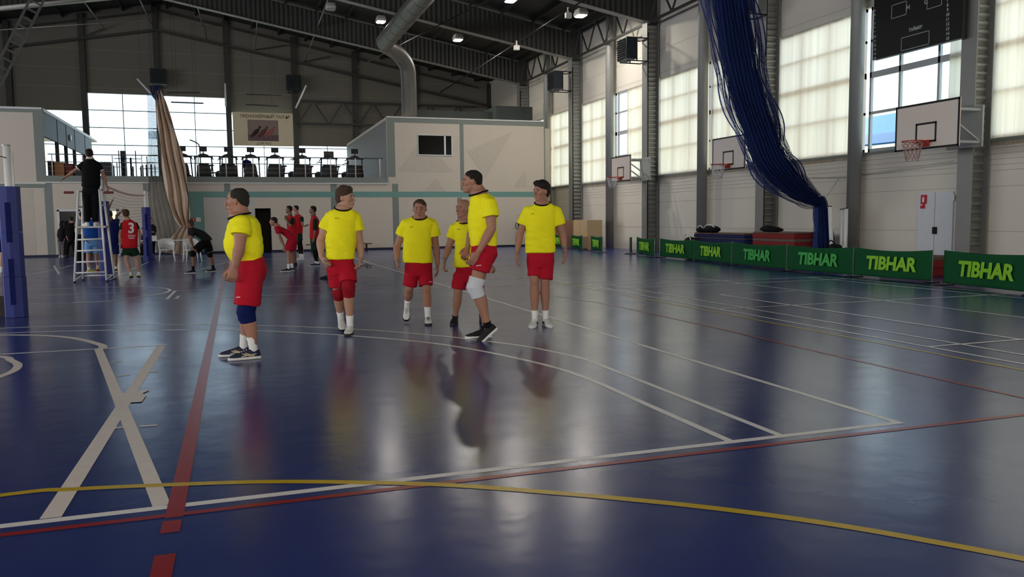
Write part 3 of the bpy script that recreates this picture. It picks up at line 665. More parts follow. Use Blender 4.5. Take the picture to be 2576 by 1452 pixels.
def figure(base, th, hd, hth, T, sh, el, wr, hdir, hip, kn, an, foot, label, *, hpitch=0, htilt=0, vox=0.0065, skin='fair', k=1.0, hk=1.0,
           shirt=YEL, sleeve=0.55, slr=1.0, sleevem=None, shorts=REDS, shortf=(0.80, 0.80), shr=1.0, trousers=False, hairm=HAIRD, hstyle='short',
           socks=(WHITEC, WHITEC), sockt=0.70, shoes=(LEATW, RUBW), accent=None, stripe=None, pads=(None, None), collar=BLACKC, group=None, fine=True,
           curl=0.30, palm=None, tights=None, cuffs=None, jaw=1.0, logo=None, neck=None, armk=1.0, legk=1.0, brow=None, neckk=1.0, hem=None, thumb=None, beard=None, pelv=None):
    f = Fig(base); J = f.J; mp = f.mpp()
    W = lambda q: J(*q)
    n = 28 if fine else 16
    cv = 0.009 if fine else 0.016
    def rings(TT, grow=0.0, shrink=1.0):
        out = []
        for q in TT:
            dd = q[4] if len(q) > 4 else 0.0
            out.append(ring(J(q[0], q[1], dd), f.r, f.d, q[2]*mp*shrink+grow, q[3]*shrink+grow, n, 0.86))
        return out
    S = [W(q) for q in sh]; E = [W(q) for q in el]; Wr = [W(q) for q in wr]; H = [W(q) for q in hip]; K = [W(q) for q in kn]; A = [W(q) for q in an]
    fwd = f.dirv(th)
    bm = bmesh.new(); root = mesh_obj('person', bm, SKIN[skin]); root.location = f.B; tag(root, label, 'person', group)
    for i in range(2):
        fo = foot[i]
        if fo is None: continue
        org = V((A[i].x, A[i].y, 0))+f.dirv(fo[0])*0.03
        A[i], _ = shoe(root, org, f.dirv(fo[0]), fo[1], shoes[0], shoes[1], k*1.04, accent, fo[2] if len(fo) > 2 else 0.0, stripe=stripe)
    bm = bmesh.new()
    loft(bm, rings(T, -0.012, 0.93))
    hc = W(hd); ax = head_axes(f, hth, hpitch, htilt); head(bm, hc, ax, hk, jaw, fine)
    nb = W(neck) if neck else W((T[-1][0], T[-1][1], T[-1][4] if len(T[-1]) > 4 else 0.0))
    kk = k*neckk
    tube(bm, [nb-f.z*0.04, lerp(nb, hc-ax[2]*0.05, 0.5)-ax[1]*0.010, hc-ax[2]*0.045-ax[1]*0.020], [0.082*kk, 0.066*kk, 0.064*kk], 14)
    mid = (S[0]+S[1])/2; cf = nb-f.z*0.022+fwd*0.018
    la0 = fwd.cross(f.z).normalized(); ball(bm, cf, (la0, fwd, f.z), (0.098*kk, 0.088*kk, 0.050*kk), 18, 10)
    for i in range(2):
        limb(bm, S[i], E[i], UPARM, k=k*armk); limb(bm, E[i], Wr[i], FORE, k=k*armk)
        if hdir[i] is not None:
            d = W(hdir[i])-Wr[i]
            pal = f.dirv(palm[i]) if palm and palm[i] is not None else ((mid-S[i]).normalized()*0.8-fwd*0.5)
            tb = fwd if not (thumb and thumb[i] is not None) else thumb[i]
            hand(bm, Wr[i]+d.normalized()*0.022, d, pal, tb, k*1.14, curl if not isinstance(curl, (tuple, list)) else curl[i])
        limb(bm, H[i], K[i], THIGH, 16, k*legk); bow = -fwd*0.012
        limb(bm, K[i], A[i], CALF, 14, k*legk, bow=bow)
        if foot[i] is not None:
            fd = f.dirv(foot[i][0]); tube(bm, [A[i], A[i]+fd*0.03*math.cos(math.radians(foot[i][1]))-f.z*0.035], [0.034*k, 0.024*k], 10)
    me = root.data; bmesh.ops.recalc_face_normals(bm, faces=bm.faces); bm.to_mesh(me); bm.free(); remesh(root, vox, 2)
    # shirt
    if shirt is not None:
        bm = bmesh.new(); loft(bm, rings(T))
        for i in range(2): sdv = (S[i]-mid).normalized(); tube(bm, [nb-f.z*0.045+sdv*0.03, lerp(nb-f.z*.05, S[i], .55), S[i]], [0.052*k, 0.062*k, 0.070*k*slr], 14)
        for i in range(2):
            e = lerp(S[i], E[i], sleeve) if sleeve <= 1 else lerp(E[i], Wr[i], sleeve-1)
            if sleevem is None and sleeve > 0:
                sin = lerp(S[i], mid, 0.25)
                if sleeve <= 1: tube(bm, [sin, S[i], lerp(S[i], e, 0.5), e], [0.078*k*slr, 0.079*k*slr, 0.078*k*slr*armk, 0.080*k*slr*armk], 16, False)
                else: tube(bm, [sin, S[i], E[i], e], [0.078*k*slr, 0.078*k*slr, 0.06*k*slr, 0.045*k*slr], 14, False)
        o = mesh_obj('shirt', bm, shirt, root); remesh(o, cv, 7 if fine else 7); o['fold'] = 1.0 if fine else .5
        if hem: 
            pass
        if sleevem is not None:
            for i in range(2):
                bm = bmesh.new(); e = lerp(S[i], E[i], sleeve) if sleeve <= 1 else lerp(E[i], Wr[i], sleeve-1)
                if sleeve <= 1: tube(bm, [S[i], e], [0.075*k*slr, 0.072*k*slr], 14, True)
                else: tube(bm, [S[i], E[i], e], [0.075*k*slr, 0.056*k*slr, 0.043*k*slr], 14, True)
                mesh_obj('sleeve', bm, sleevem, root, True)
        if cuffs:
            for i in range(2):
                bm = bmesh.new(); e0 = lerp(S[i], E[i], sleeve-0.06); e1 = lerp(S[i], E[i], sleeve+0.03); tube(bm, [e0, e1], [0.084*k*slr, 0.085*k*slr], 16, False); mesh_obj('cuff', bm, cuffs, root, True)
    if collar is not None and fine:
        q = T[-1]; c0 = nb+f.z*0.004; bm = bmesh.new(); pts = []
        la = fwd.cross(f.z).normalized()
        for i in range(25):
            t = 2*PI*i/24; pts.append(c0+la*math.cos(t)*0.099*kk+fwd*(math.sin(t)*0.092*kk+0.016)+f.z*(-0.016-0.040*math.sin(t)*(1 if math.sin(t) > 0 else 0.5)))
        tube(bm, pts, 0.0095, 8, False); mesh_obj('collar', bm, collar, root, True)
    if collar is not None and not fine and collar is not BLACKC:
        bm = bmesh.new(); tube(bm, [nb-f.z*0.02, nb+f.z*0.035], [0.085*k, 0.072*k], 14, False); mesh_obj('collar', bm, collar, root, True)
    if logo and fine:
        pass
    # shorts or trousers
    if shorts is not None:
        bm = bmesh.new(); hm = (H[0]+H[1])/2; q = T[0]; w0 = q[2]*mp*0.93; d0 = q[3]*0.90
        R = [ring(hm+f.z*0.13, f.r, f.d, w0*0.88, d0*0.88, n, 0.9), ring(hm+f.z*0.06, f.r, f.d, w0*0.95, d0*0.95, n, 0.9), ring(hm-f.z*0.04, f.r, f.d, w0*0.97, d0*0.97, n, 0.9), ring(hm-f.z*0.11, f.r, f.d, w0*0.86, d0*0.86, n, 0.9)]
        if pelv: R = [ring(J(*(q_[:2]+(q_[4:5] or (0,)))), f.r, f.d, q_[2]*mp, q_[3], n, 0.9) for q_ in pelv]
        loft(bm, R)
        for i in range(2):
            r0 = 0.112*k*shr
            if trousers: tube(bm, [H[i], lerp(H[i], K[i], .5), K[i], lerp(K[i], A[i], 0.5), A[i]+f.z*0.02], [r0*0.95, r0*0.88, r0*0.72, r0*0.66, r0*0.6], 16, False)
            else:
                e = lerp(H[i], K[i], shortf[i]); tube(bm, [H[i]+f.z*0.03, H[i]-f.z*0.02, lerp(H[i], e, 0.5), e], [r0*.8, r0*.98, r0*0.99, r0*0.98], 18, False)
        o = mesh_obj('trousers' if trousers else 'shorts', bm, shorts, root); remesh(o, cv, 5 if fine else 4); o['fold'] = 0.9 if fine else .5
    for i in range(2):
        if tights is not None and foot[i] is not None:
            bm = bmesh.new(); limb(bm, H[i], K[i], THIGH, 14, k*1.04*legk); limb(bm, K[i], lerp(K[i], A[i], 0.9), CALF, 14, k*1.09*legk); mesh_obj('legging', bm, tights, root, True)
        if socks[i] is not None and foot[i] is not None:
            bm = bmesh.new(); a = lerp(K[i], A[i], sockt); tube(bm, [a, lerp(a, A[i], 0.5), A[i], A[i]-f.z*0.025], [0.047*k, 0.041*k, 0.041*k, 0.036*k], 14, False); mesh_obj('sock', bm, socks[i], root, True)
        if pads[i] is not None:
            pm, up0, dn0, pr = pads[i]; bm = bmesh.new()
            a = lerp(K[i], H[i], up0); b = lerp(K[i], A[i], dn0)
            pts = [a, lerp(a, K[i], .5), K[i]+fwd*0.008, lerp(K[i], b, .5), b]
            tube(bm, pts, [0.080*pr*k, 0.076*pr*k, 0.078*pr*k, 0.070*pr*k, 0.066*pr*k], 18, False)
            ball(bm, K[i]+fwd*0.035, (f.r, f.d, f.z), (0.056*pr, 0.056*pr, 0.085*pr), 14, 8)
            o = mesh_obj('knee_pad', bm, pm, root); remesh(o, cv, 2)
    if fine: face(root, f, hc, ax, hk, brow or hairm)
    if hstyle: hair(root, hc, ax, hairm, hk, hstyle, 0.007 if fine else 0.014)
    if beard is not None:
        bm = bmesh.new(); P = lambda x, y, z: hc+ax[0]*x*hk+ax[1]*y*hk+ax[2]*z*hk
        ball(bm, P(0, .045, -.088), ax, (.040*hk, .048*hk, .034*hk)); mesh_obj('beard', bm, beard, root, True)
    return root, f
# ================================================================== THINGS OF THE HALL
# ---- basketball hoops
BRDW = mat('backboard_white', (226, 214, 204), .35, 0, .02, 2); ORNG = mat('hoop_orange', (190, 60, 48), .5); NETW = mat('hoop_net', (190, 150, 145), .8); BRDK = mat('board_black_line', (16, 16, 18), .5)
def hoop(Yc, X, lab, red_net=True, s=1.0, arm_to=16.2, ya=None):
    r = empty('basketball_hoop', (X, Yc, 2.90), lab, 'basketball hoop', 'basketball hoops on the right wall')
    hw, H = .90*s, 1.05*s
    bm = bmesh.new(); box(bm, (0, -hw, 0), (.03, hw, H)); bd = mesh_obj('backboard', bm, BRDW, r)
    bm = bmesh.new()
    def fr(y0, y1, z0, z1, w_):
        for a, b, c, d in ((y0, y1, z0, z0+w_), (y0, y1, z1-w_, z1), (y0, y0+w_, z0, z1), (y1-w_, y1, z0, z1)): box(bm, (-.006, a, c), (.002, b, d))
    fr(-hw, hw, 0, H, .045); fr(-.295*s, .295*s, .15*s, .60*s, .045); mesh_obj('target_lines', bm, BRDK, bd)
    bm = bmesh.new(); box(bm, (-.06, -.12, .06), (-.005, .12, .20)); z = .17; pts = [(-.15-.225+.225*math.cos(t), .225*math.sin(t), z) for t in [2*PI*i/24 for i in range(25)]]; tube(bm, pts, .011, 6, False)
    for y in (-.09, .09): tube(bm, [(-.01, y, .08), (-.2, y*2, z-.01)], .009, 6)
    rim = mesh_obj('rim', bm, ORNG, r, True)
    bm = bmesh.new()
    for i in range(12):
        for dr in (1, -1):
            P = []
            for j in range(6):
                t = 2*PI*(i+dr*j*.5)/12; rr = .22-.09*(j/5)+.012*math.sin(j*3+i); P.append((-.375+rr*math.cos(t), rr*math.sin(t), z-.02-.075*j-.03*(j == 5)*(i % 3)))
            tube(bm, P, .0065, 5, False)
    mesh_obj('net', bm, NETW if red_net else WHITEM, r, True)
    bm = bmesh.new(); ya = 0 if ya is None else ya
    for y in (-.35, .35):
        box(bm, (.03, y-.03, .12), (arm_to-X, y+.03, .18)); box(bm, (.03, y-.03, .85), (arm_to-X, y+.03, .91)); bar(bm, (.05, y, .85), (arm_to-X, y, .15), .04)
    box(bm, (.04, -.38, .10), (.09, .38, .16)); box(bm, (.04, -.38, .86), (.09, .38, .92)); box(bm, (arm_to-X-.05, -.42, .05), (arm_to-X, .42, .98))
    mesh_obj('bracket', bm, FRAMEW, r); return r
hoop(14.55, 14.95, 'basketball backboard with red hoop nearest the camera, below the black scoreboard', arm_to=16.2)
hoop(22.35, 14.95, 'basketball backboard partly hidden behind the blue divider net', False, arm_to=16.2)
hoop(30.15, 15.05, 'small far basketball backboard seen at a slant, left of the blue net', False, .98, arm_to=16.2)

# ---- scoreboard
SBX = 16.02; SBK = mat('scoreboard_black', (12, 12, 14), .4); SBW = mat('scoreboard_print', (170, 172, 172), .5)
a = PX(2195, 152, SBX); b = PX(2420, 98, SBX); zt = 7.75
r = empty('scoreboard', (SBX, (a.y+b.y)/2, a.z), 'large black scoreboard hung in front of the bare window', 'scoreboard')
bm = bmesh.new(); box(bm, (0, b.y-(a.y+b.y)/2, 0), (.14, a.y-(a.y+b.y)/2, zt-a.z)); mesh_obj('panel', bm, SBK, r)
bm = bmesh.new()
for y in (-1.0, 1.0):
    for z in (.3, 1.9): box(bm, (.14, y-.03, z), (.62, y+.03, z+.06))
mesh_obj('hanger', bm, FRAMEW, r)
RY = Matrix(((0, 0, -1), (-1, 0, 0), (0, 1, 0))).to_4x4()     # text plane facing -X, reading towards -Y
def sb(px, py, body, size, sx=1.0):
    p = PX(px, py, SBX)-r.location; text('numeral', body, size, Matrix.Translation((-.004, p.y, p.z)) @ RY, SBW, r, .001, 0.004, sx=sx)
for i, nn in enumerate(range(4, 16)): sb(2201, 27+i*10.9, str(nn), .085)
for i, nn in enumerate(range(6, 16)): sb(2384, -11+i*12.0, str(nn), .10)
sb(2285, 19, 'H', .15); sb(2330, 5, 'G', .15); sb(2303, 72, 'ТАЙМЕР', .10)
bm = bmesh.new()
for x0, y0, x1, y1 in ((2243, 30, 2281, 20), (2332, 5, 2370, -4), (2267, 110, 2338, 96)):
    c0 = PX(x0, y0, SBX)-r.location; c1 = PX(x1, y1, SBX)-r.location; h = .17 if x0 != 2267 else .165
    zc = (c0.z+c1.z)/2
    for s0, s1, t0, t1 in ((c0.y, c1.y, zc-h, zc-h+.015), (c0.y, c1.y, zc+h-.015, zc+h), (c0.y, c0.y-.015, zc-h, zc+h), (c1.y+.015, c1.y, zc-h, zc+h)): box(bm, (-.005, s0, t0), (0, s1, t1))
mesh_obj('digit_frame', bm, SBW, r)

# ---- fan heaters on the frames and the gable
HEAT = mat('heater_dark_blue', (34, 40, 50), .5, .2); HEATG = mat('heater_louvre', (46, 50, 54), .5, .3)
def heater(loc, lab, face='x', s=1.0):
    r = empty('fan_heater', loc, lab, 'heater', 'dark fan heaters high on the walls', rz=0 if face == 'x' else math.radians(90))
    bm = bmesh.new(); box(bm, (0, -.42*s, -.42*s), (.45*s, .42*s, .42*s)); mesh_obj('housing', bm, HEAT, r)
    bm = bmesh.new()
    for i in range(9):
        z = -.36*s+i*.09*s; bar(bm, (-.03, -.38*s, z), (-.03, .38*s, z), .015, .07*s, side=V((1, 0, .8)))
    mesh_obj('louvre', bm, HEATG, r)
    bm = bmesh.new()
    for z in (-.47*s, .45*s):
        for y in (-.3*s, .3*s): box(bm, (.05, y-.02, z-.02), (1.0*s, y+.02, z+.02))
        box(bm, (.96*s, -.32*s, z-.02), (1.0*s, .32*s, z+.02))
    for y in (-.3*s, .3*s): box(bm, (.5*s, y-.02, -.47*s), (.54*s, y+.02, .45*s))
    mesh_obj('bracket', bm, BLACKM, r); return r
heater((15.22, YF[5]+.0, 8.25), 'dark fan heater with slatted front on the middle column, right of the lit ceiling lamps')
heater((15.22, YF[6]+.0, 8.25), 'smaller-looking dark fan heater on the far column, near the white upper room')
heater((15.22, YF[4]+.0, 8.25), 'dark fan heater behind the top of the blue divider net')
for px, py, lab in ((397, 191, 'dark fan heater on the gable wall above the beige net'), (740, 206, 'dark fan heater on the gable wall above the wall poster')):
    p = PY(px, py, YG-1.5); heater((p.x, YG-1.36, p.z), lab, 'y', 1.05)

# ---- ceiling lamps
LAMPB = mat('lamp_housing', (200, 196, 190), .5); LAMPE = mat('lamp_glow', (255, 246, 225), .5, emit=((255, 244, 220), 14.0)); LAMPO = mat('lamp_unlit_glass', (150, 150, 146), .3)
def roof_hit(x, y, off):
    d = ray(x, y); t = (Z0+SL*16.25-off-HC)/(d.z+SL*d.x); return V((d.x*t, d.y*t, HC+d.z*t))
for px, py, on, lab in ((958, 50, 1, 'glowing box lamp left of the round duct'), (1152, 96, 1, 'glowing box lamp right of the round duct, lowest in the picture'), (1461, 34, 1, 'glowing box lamp nearest the right wall'), (1285, -4, 1, 'glowing box lamp cut by the top picture edge'), (832, 18, 0, 'unlit box lamp, the only dark one')):
    p = roof_hit(px, py, 1.1); r = empty('ceiling_lamp', p, lab+', under the roof', 'lamp', 'box lamps under the roof')
    bm = bmesh.new(); loft(bm, [ring(V((0, 0, z)), V((1, 0, 0)), V((0, 1, 0)), a_, b_, 20, .35) for z, a_, b_ in ((-.10, .23, .30), (0, .25, .32), (.16, .20, .26), (.19, .12, .15))]); mesh_obj('housing', bm, LAMPB, r)
    bm = bmesh.new(); loft(bm, [ring(V((0, 0, z)), V((1, 0, 0)), V((0, 1, 0)), a_, b_, 20, .35) for z, a_, b_ in ((-.125, .19, .26), (-.10, .21, .28))]); mesh_obj('diffuser', bm, LAMPE if on else LAMPO, r)
    bm = bmesh.new(); tube(bm, [(0, 0, .18), (0, 0, 1.0)], .012, 6, False); mesh_obj('hanger', bm, STEELD, r)
    if on:
        l = bpy.data.lights.new('lamp_light', 'AREA'); l.shape = 'DISK'; l.size = .4; l.energy = 140; l.color = (1, .94, .84); lo = bpy.data.objects.new('lamp_light', l); C.objects.link(lo); lo.location = (0, 0, -.14); lo.parent = r
p = roof_hit(1021, 54, 1.2); bm = bmesh.new(); loft(bm, [ring(V((0, 0, z)), V((1, 0, 0)), V((0, 1, 0)), a_, a_, 16) for z, a_ in ((-.06, .20), (-.02, .21), (.05, .08), (.12, .06))]); tube(bm, [(0, 0, .1), (0, 0, 1.1)], .01, 6, False)
tag(mesh_obj('roof_speaker', bm, LAMPB, None, True, p), 'small pale bell-shaped fitting hanging right of the round duct', 'speaker')

# ---- round duct
DUCT = mat('spiral_duct', (98, 97, 94), .5, .3, .1, 3)
bm = bmesh.new(); xd, zd, yd = 7.55, 8.95, 39.6
pts = [(6.85, 12.5, 10.35), (6.95, 24, 10.0), (7.0, 36.4, 9.72), (7.05, 37.4, 9.66)]
tube(bm, [(7.0, 6, 9.75), (7.0, 38.6, 9.75)], .40, 24, False)
for i in range(int(32/1.2)): tube(bm, [(7.0, 6.5+i*1.2, 9.75), (7.0, 6.53+i*1.2, 9.75)], .412, 24, False)
tag(mesh_obj('air_duct', bm, DUCT, None, True), 'long round grey duct running along the hall under the roof', 'duct')
bm = bmesh.new(); P = [(7.0, 38.7, 9.75), (7.25, 39.3, 9.72), (7.9, 39.9, 9.5), (8.35, 40.2, 9.0), (8.45, 40.3, 8.3), (8.45, 40.3, 6.42)]
tube(bm, catmull(P, 5), .38, 24, False); tag(mesh_obj('air_duct', bm, DUCT, None, True), 'elbow of the round grey duct dropping to the white upper room', 'duct')
# plant on the roof of the upper room
bm = bmesh.new(); box(bm, (9.0, 41, 6.40), (13.3, 43, 7.0)); box(bm, (13.0, 40.3, 6.40), (15.0, 42.6, 7.25)); box(bm, (8.9, 40.9, 6.6), (9.1, 43.1, 6.75))
tag(mesh_obj('air_handling_unit', bm, mat('unit_grey_green', (48, 56, 56), .6)), 'low grey ventilation unit on the roof of the white upper room', 'ventilation unit')

# ---- rods, conduit and braces under the roof
def rods(L_, r_, m_, lab, cat='rod', nm='tie_rod'):
    bm = bmesh.new()
    for P in L_: tube(bm, P, r_, 6, False)
    tag(mesh_obj(nm, bm, m_, None, True), lab, cat)
rods([[PY(1107, 233, 48.6), PX(1490, -14, 13.0)]], .035, BLACKM, 'thin dark conduit running along under the roof near the right wall', 'conduit', 'conduit')
for px, py in ((1430, 36), (1300, 118)):
    p = PX(px, py, 12.9 if px > 1400 else 12.6); bm = bmesh.new(); box(bm, (-.12, -.06, -.14), (.12, .10, .06)); box(bm, (-.03, 0, .05), (.03, .04, .28)); tag(mesh_obj('floodlight', bm, LAMPB, None, False, p), 'small pale floodlight on the dark conduit, '+('nearer the camera' if px > 1400 else 'farther from the camera'), 'floodlight')
rods([[PY(897, 170, 47), PY(1240, -6, 30)]], .03, STEELD, 'thin dark brace crossing below the round duct, from gable to roof')
for i, (a_, b_, lab) in enumerate((((205, -4), (260, 68), 'pale brace strut under the left roof slope'), ((350, -4), (376, 50), 'pale ladder-like strut under the ridge'), ((490, -4), (511, 66), 'pale strut right of the ridge'), ((650, -4), (642, 125), 'thin strut hanging above the gable girder'), ((825, -2), (766, 154), 'long pale strut left of the unlit lamp'))):
    rods([[PY(a_[0], a_[1], 46.3 if i < 4 else 41.6), PY(b_[0], b_[1], YG-.65)]], .035, STEELL, lab, 'strut', 'strut')
rods([[PY(-10, 76, 40), PY(375, 50, 40)]], .02, STEELL, 'thin pale tie rod high on the left, below the roof ridge')
rods([[PY(-10, 21, 36), PY(95, 10, 36), PY(215, -2, 36)]], .07, mat('pale_pipe', (170, 168, 160), .5), 'pale pipe at the top left corner under the roof', 'pipe', 'pipe')
bm = bmesh.new(); A_, B_ = PY(-14, 212, 24), PY(100, -14, 24); n_ = V((.0, 1, 0)).cross((B_-A_).normalized()); L_ = (B_-A_).length
for s in (-1, 1): bar(bm, A_+n_*.14*s, B_+n_*.14*s, .05)
k = int(L_/.22)
for i in range(k): bar(bm, lerp(A_, B_, i/k)+n_*.14, lerp(A_, B_, i/k)-n_*.14, .07, .04, side=V((0, 1, 0)))
tag(mesh_obj('lattice_brace', bm, STEELD), 'slanting perforated steel brace in the top left corner', 'brace')

# ---- green court barriers
GRN = cloth('barrier_green', (24, 84, 48), .08, .4); LET1 = mat('lime_print', (140, 208, 48), .6); LET2 = mat('green_print', (70, 176, 84), .6)
def barrier(A, B, lab, letters=LET1, h=.68, txt=True, sag=.05, seed=0):
    A, B = V((A[0], A[1], 0)), V((B[0], B[1], 0)); d = B-A; L_ = d.length; ang = math.atan2(d.y, d.x)   # A = left end seen from the court
    r = empty('court_barrier', A, lab, 'barrier', 'green court barriers', ang)
    bm = bmesh.new(); nx, nz = 40, 12; Gd = []
    def off(s, t): return .022*noise.noise(V((s*2.2+seed*9, t*1.5, seed)))+.012*math.sin(s*5+t*4+seed)*(1-t)
    for i in range(nx+1):
        s = i/nx; row = []
        for j in range(nz+1):
            t = j/nz; z = .045+t*(h-.045-sag*math.sin(PI*s)*(t**3)); row.append(bm.verts.new((s*L_, off(s*L_, t)*math.sin(PI*s)**.3, z)))
        Gd.append(row)
    for i in range(nx):
        for j in range(nz): bm.faces.new((Gd[i][j], Gd[i+1][j], Gd[i+1][j+1], Gd[i][j+1]))
    o = mesh_obj('banner_cloth', bm, GRN, r, True); sm_ = o.modifiers.new('thickness', 'SOLIDIFY'); sm_.thickness = .006; sm_.offset = 1
    for x in (.015, L_-.015): bm = bmesh.new(); tube(bm, [(x, .02, 0.02), (x, .02, h)], .012, 8); mesh_obj('frame_tube', bm, STEELL, r, True)
    for x in (.02, L_-.02):
        bm = bmesh.new(); box(bm, (x-.05, -.20, 0), (x+.05, .20, .02)); mesh_obj('foot', bm, BLACKM, r)
    if txt:
        M_ = Matrix.Translation((L_*.50, -.050, h*.50)) @ Matrix(((1, 0, 0), (0, 0, -1), (0, 1, 0))).to_4x4()
        o = text('lettering', 'TIBHAR', .40, M_, letters, r, .002, .009, .12, sx=min(1.0, L_*.66/1.42), bevel=.009)
    return r
BP = [((13.62, 12.98), (13.50, 15.06)), ((13.50, 15.12), (13.44, 17.40)), ((13.46, 17.46), (13.72, 20.25)), ((13.73, 20.32), (14.02, 22.85)), ((14.04, 22.92), (14.20, 25.35)), ((14.05, 25.5), (14.62, 27.9))]
BL = ['green barrier with lime lettering, just left of the gap near the door', 'green barrier with darker green lettering, second to the left of the gap', 'green barrier with darker green lettering in front of the red mats', 'green barrier with lime lettering in front of the blue mats', 'green barrier with lime lettering left of the blue mats', 'sagging green barrier where the row turns a corner']
barrier((13.42, 12.50), (13.06, 10.25), 'green barrier with large lime lettering at the right picture edge', LET1, .70, True, .03, 9)
for i, ((a_, b_), lab) in enumerate(zip(BP, BL)): barrier(b_, a_, lab, LET2 if i in (1, 2) else LET1, .68, True, .05, i)
barrier((14.9, 28.9), (14.45, 28.2), 'short slanting green barrier piece between the two far groups', LET2, .66, False, .02, 7)
barrier((14.70, 32.3), (14.15, 30.0), 'green barrier standing alone near the beige crates', LET1, .66, True, .04, 8)
barrier((14.75, 34.6), (14.45, 32.7), 'farthest but one green barrier beside the beige crates', LET1, .66, True, .04, 10)
barrier((14.70, 36.8), (14.55, 34.8), 'farthest green barrier, half hidden behind the rightmost player', LET1, .66, True, .04, 11)

# ---- mats, bags, crates, posts behind the barriers
MRED = mat('mat_red', (132, 34, 34), .7); MBLU = mat('mat_blue', (18, 30, 84), .7); MGR = mat('mat_grey_edge', (112, 92, 84), .7); BAGK = cloth('bag_black', (22, 22, 26), .2); MBRN = mat('mat_brown_top', (108, 84, 72), .7)
def mat_(x0, x1, y0, y1, z0, z1, m_, lab, grp):
    bm = bmesh.new(); box(bm, (x0, y0, z0+.005), (x1, y1, z1)); bmesh.ops.bevel(bm, geom=bm.edges[:], offset=.02, segments=2, affect='EDGES')
    tag(mesh_obj('gym_mat', bm, m_, None, False), lab, 'mat', grp)
for i, (m_, z0, z1) in enumerate(((MRED, 0, .22), (MGR, .22, .33), (MRED, .33, .53), (MGR, .53, .57), (MRED, .57, .68), (MGR, .68, .76), (MRED, .76, .91), (MGR, .91, .95))):
    mat_(14.8, 15.85, 18.86, 20.82, z0, z1, m_, ('red' if m_ is MRED else 'grey-brown')+' gym mat, layer %s of the red pile behind the barriers' % ['one', 'two', 'three', 'four', 'five', 'six', 'seven', 'eight'][i], 'mats of the red pile')
for i, (m_, z0, z1) in enumerate(((MBLU, 0, .35), (MBLU, .35, .70), (MGR, .70, .73), (MBLU, .73, .84), (MBRN, .84, .89))):
    mat_(14.85, 15.7, 21.30, 24.2, z0, z1, m_, ['lowest blue', 'second blue', 'thin grey', 'third blue', 'topmost brown'][i]+' gym mat of the blue pile behind the barriers', 'mats of the blue pile')
for i, (m_, z1) in enumerate(((MRED, .18), (MRED, .36), (MBRN, .45))): mat_(15.0, 15.9, 14.3, 15.9, (0, .18, .36)[i], z1, m_, ['lowest red', 'second red', 'topmost brown'][i]+' gym mat seen through the gap between barriers', 'mats in the barrier gap')
def bag(p, r3, lab, strap=True):
    r = empty('sports_bag', p, lab, 'bag', 'sports bags on the gym mats'); bm = bmesh.new(); ball(bm, V((0, 0, r3[2]*.85)), (V((1, 0, 0)), V((0, 1, 0)), V((0, 0, 1))), r3, 16, 10)
    for v in bm.verts: v.co += v.co.normalized()*noise.noise(v.co*6+V(p))*.07; v.co.z = max(v.co.z, 0.0)
    mesh_obj('bag_body', bm, BAGK, r, True)
    bm = bmesh.new(); tube(bm, catmull([(-r3[0]*.5, -r3[1]*.8, r3[2]*1.2), (-r3[0]*.7, -r3[1]*.3, r3[2]*2.0), (-r3[0]*.6, r3[1]*.4, r3[2]*1.95), (-r3[0]*.4, r3[1]*.9, r3[2]*1.1)], 5), .018, 6); mesh_obj('strap', bm, WHITEC if strap else BAGK, r, True)
bag((15.0, 23.3, .89), (.2, .42, .13), 'black sports bag on top of the blue mats'); bag((15.0, 23.85, .89), (.2, .25, .11), 'black bag with white strap at the left end of the blue mats')
bag((14.55, 23.9, 0), (.22, .36, .42), 'black and white bag leaning at the left of the blue mats, topping the barrier'); bag((15.05, 20.2, .95), (.2, .5, .085), 'flat black bag lying on the red mats', False)
bag((15.2, 17.7, 0), (.2, .3, .36), 'dark bag behind the barriers at the foot of the white posts', False)
CRT = mat('beige_plywood', (206, 178, 136), .6, 0, .05, 3); CRTE = mat('brown_plywood', (150, 112, 88), .6, 0, .05, 3)
n0 = PX(1477, 600, 14.95); f0 = PX(1442, 600, 14.95); x1 = PY(1515, 600, n0.y).x
r = empty('plywood_cabinet', (14.95, n0.y, 0), 'beige plywood cabinet with two doors beyond the far barriers', 'cabinet')
bm = bmesh.new(); box(bm, (0.02, 0, 0), (x1-14.95, f0.y-n0.y, 1.33)); mesh_obj('body', bm, CRT, r)
for i in (0, 1):
    L_ = (f0.y-n0.y)/2; bm = bmesh.new(); box(bm, (0, .02+i*L_, .05), (.02, L_-.02+i*L_, 1.30)); mesh_obj('door', bm, CRT, r)
bm = bmesh.new(); box(bm, (14.95, 36.9, 0), (15.9, 38.4, 1.32)); tag(mesh_obj('plywood_box', bm, CRTE), 'brown plywood box against the wall behind the rightmost player', 'box')
def post_white(x, lab, lean=0.0, y=18.25, h=1.66):
    p = PY(x, 600, y); r = empty('floor_post', (p.x, y, 0), lab, 'post', 'white posts behind the barriers'); bm = bmesh.new(); tube(bm, [(0, 0, 0.0), (-lean, 0, h)], .055, 12, False); mesh_obj('pole', bm, WHITEM, r, True)
    bm = bmesh.new(); tube(bm, [(0.0-lean*.25, 0, .62), (-.30, 0, .02)], .04, 8, False); box(bm, (-.34, -.05, 0), (.04, .05, .03)); mesh_obj('brace', bm, WHITEM, r); bm = bmesh.new(); tube(bm, [(-lean, 0, h-.002), (-lean, 0, h+.02)], .06, 12, False); mesh_obj('cap', bm, BLACKM, r)
post_white(2096, 'leaning white floor post beside the blue net', .14); post_white(2117, 'white floor post, left one of the upright pair', 0, 18.25, 1.58); post_white(2127, 'white floor post, right one of the upright pair', 0, 18.1, 1.60)

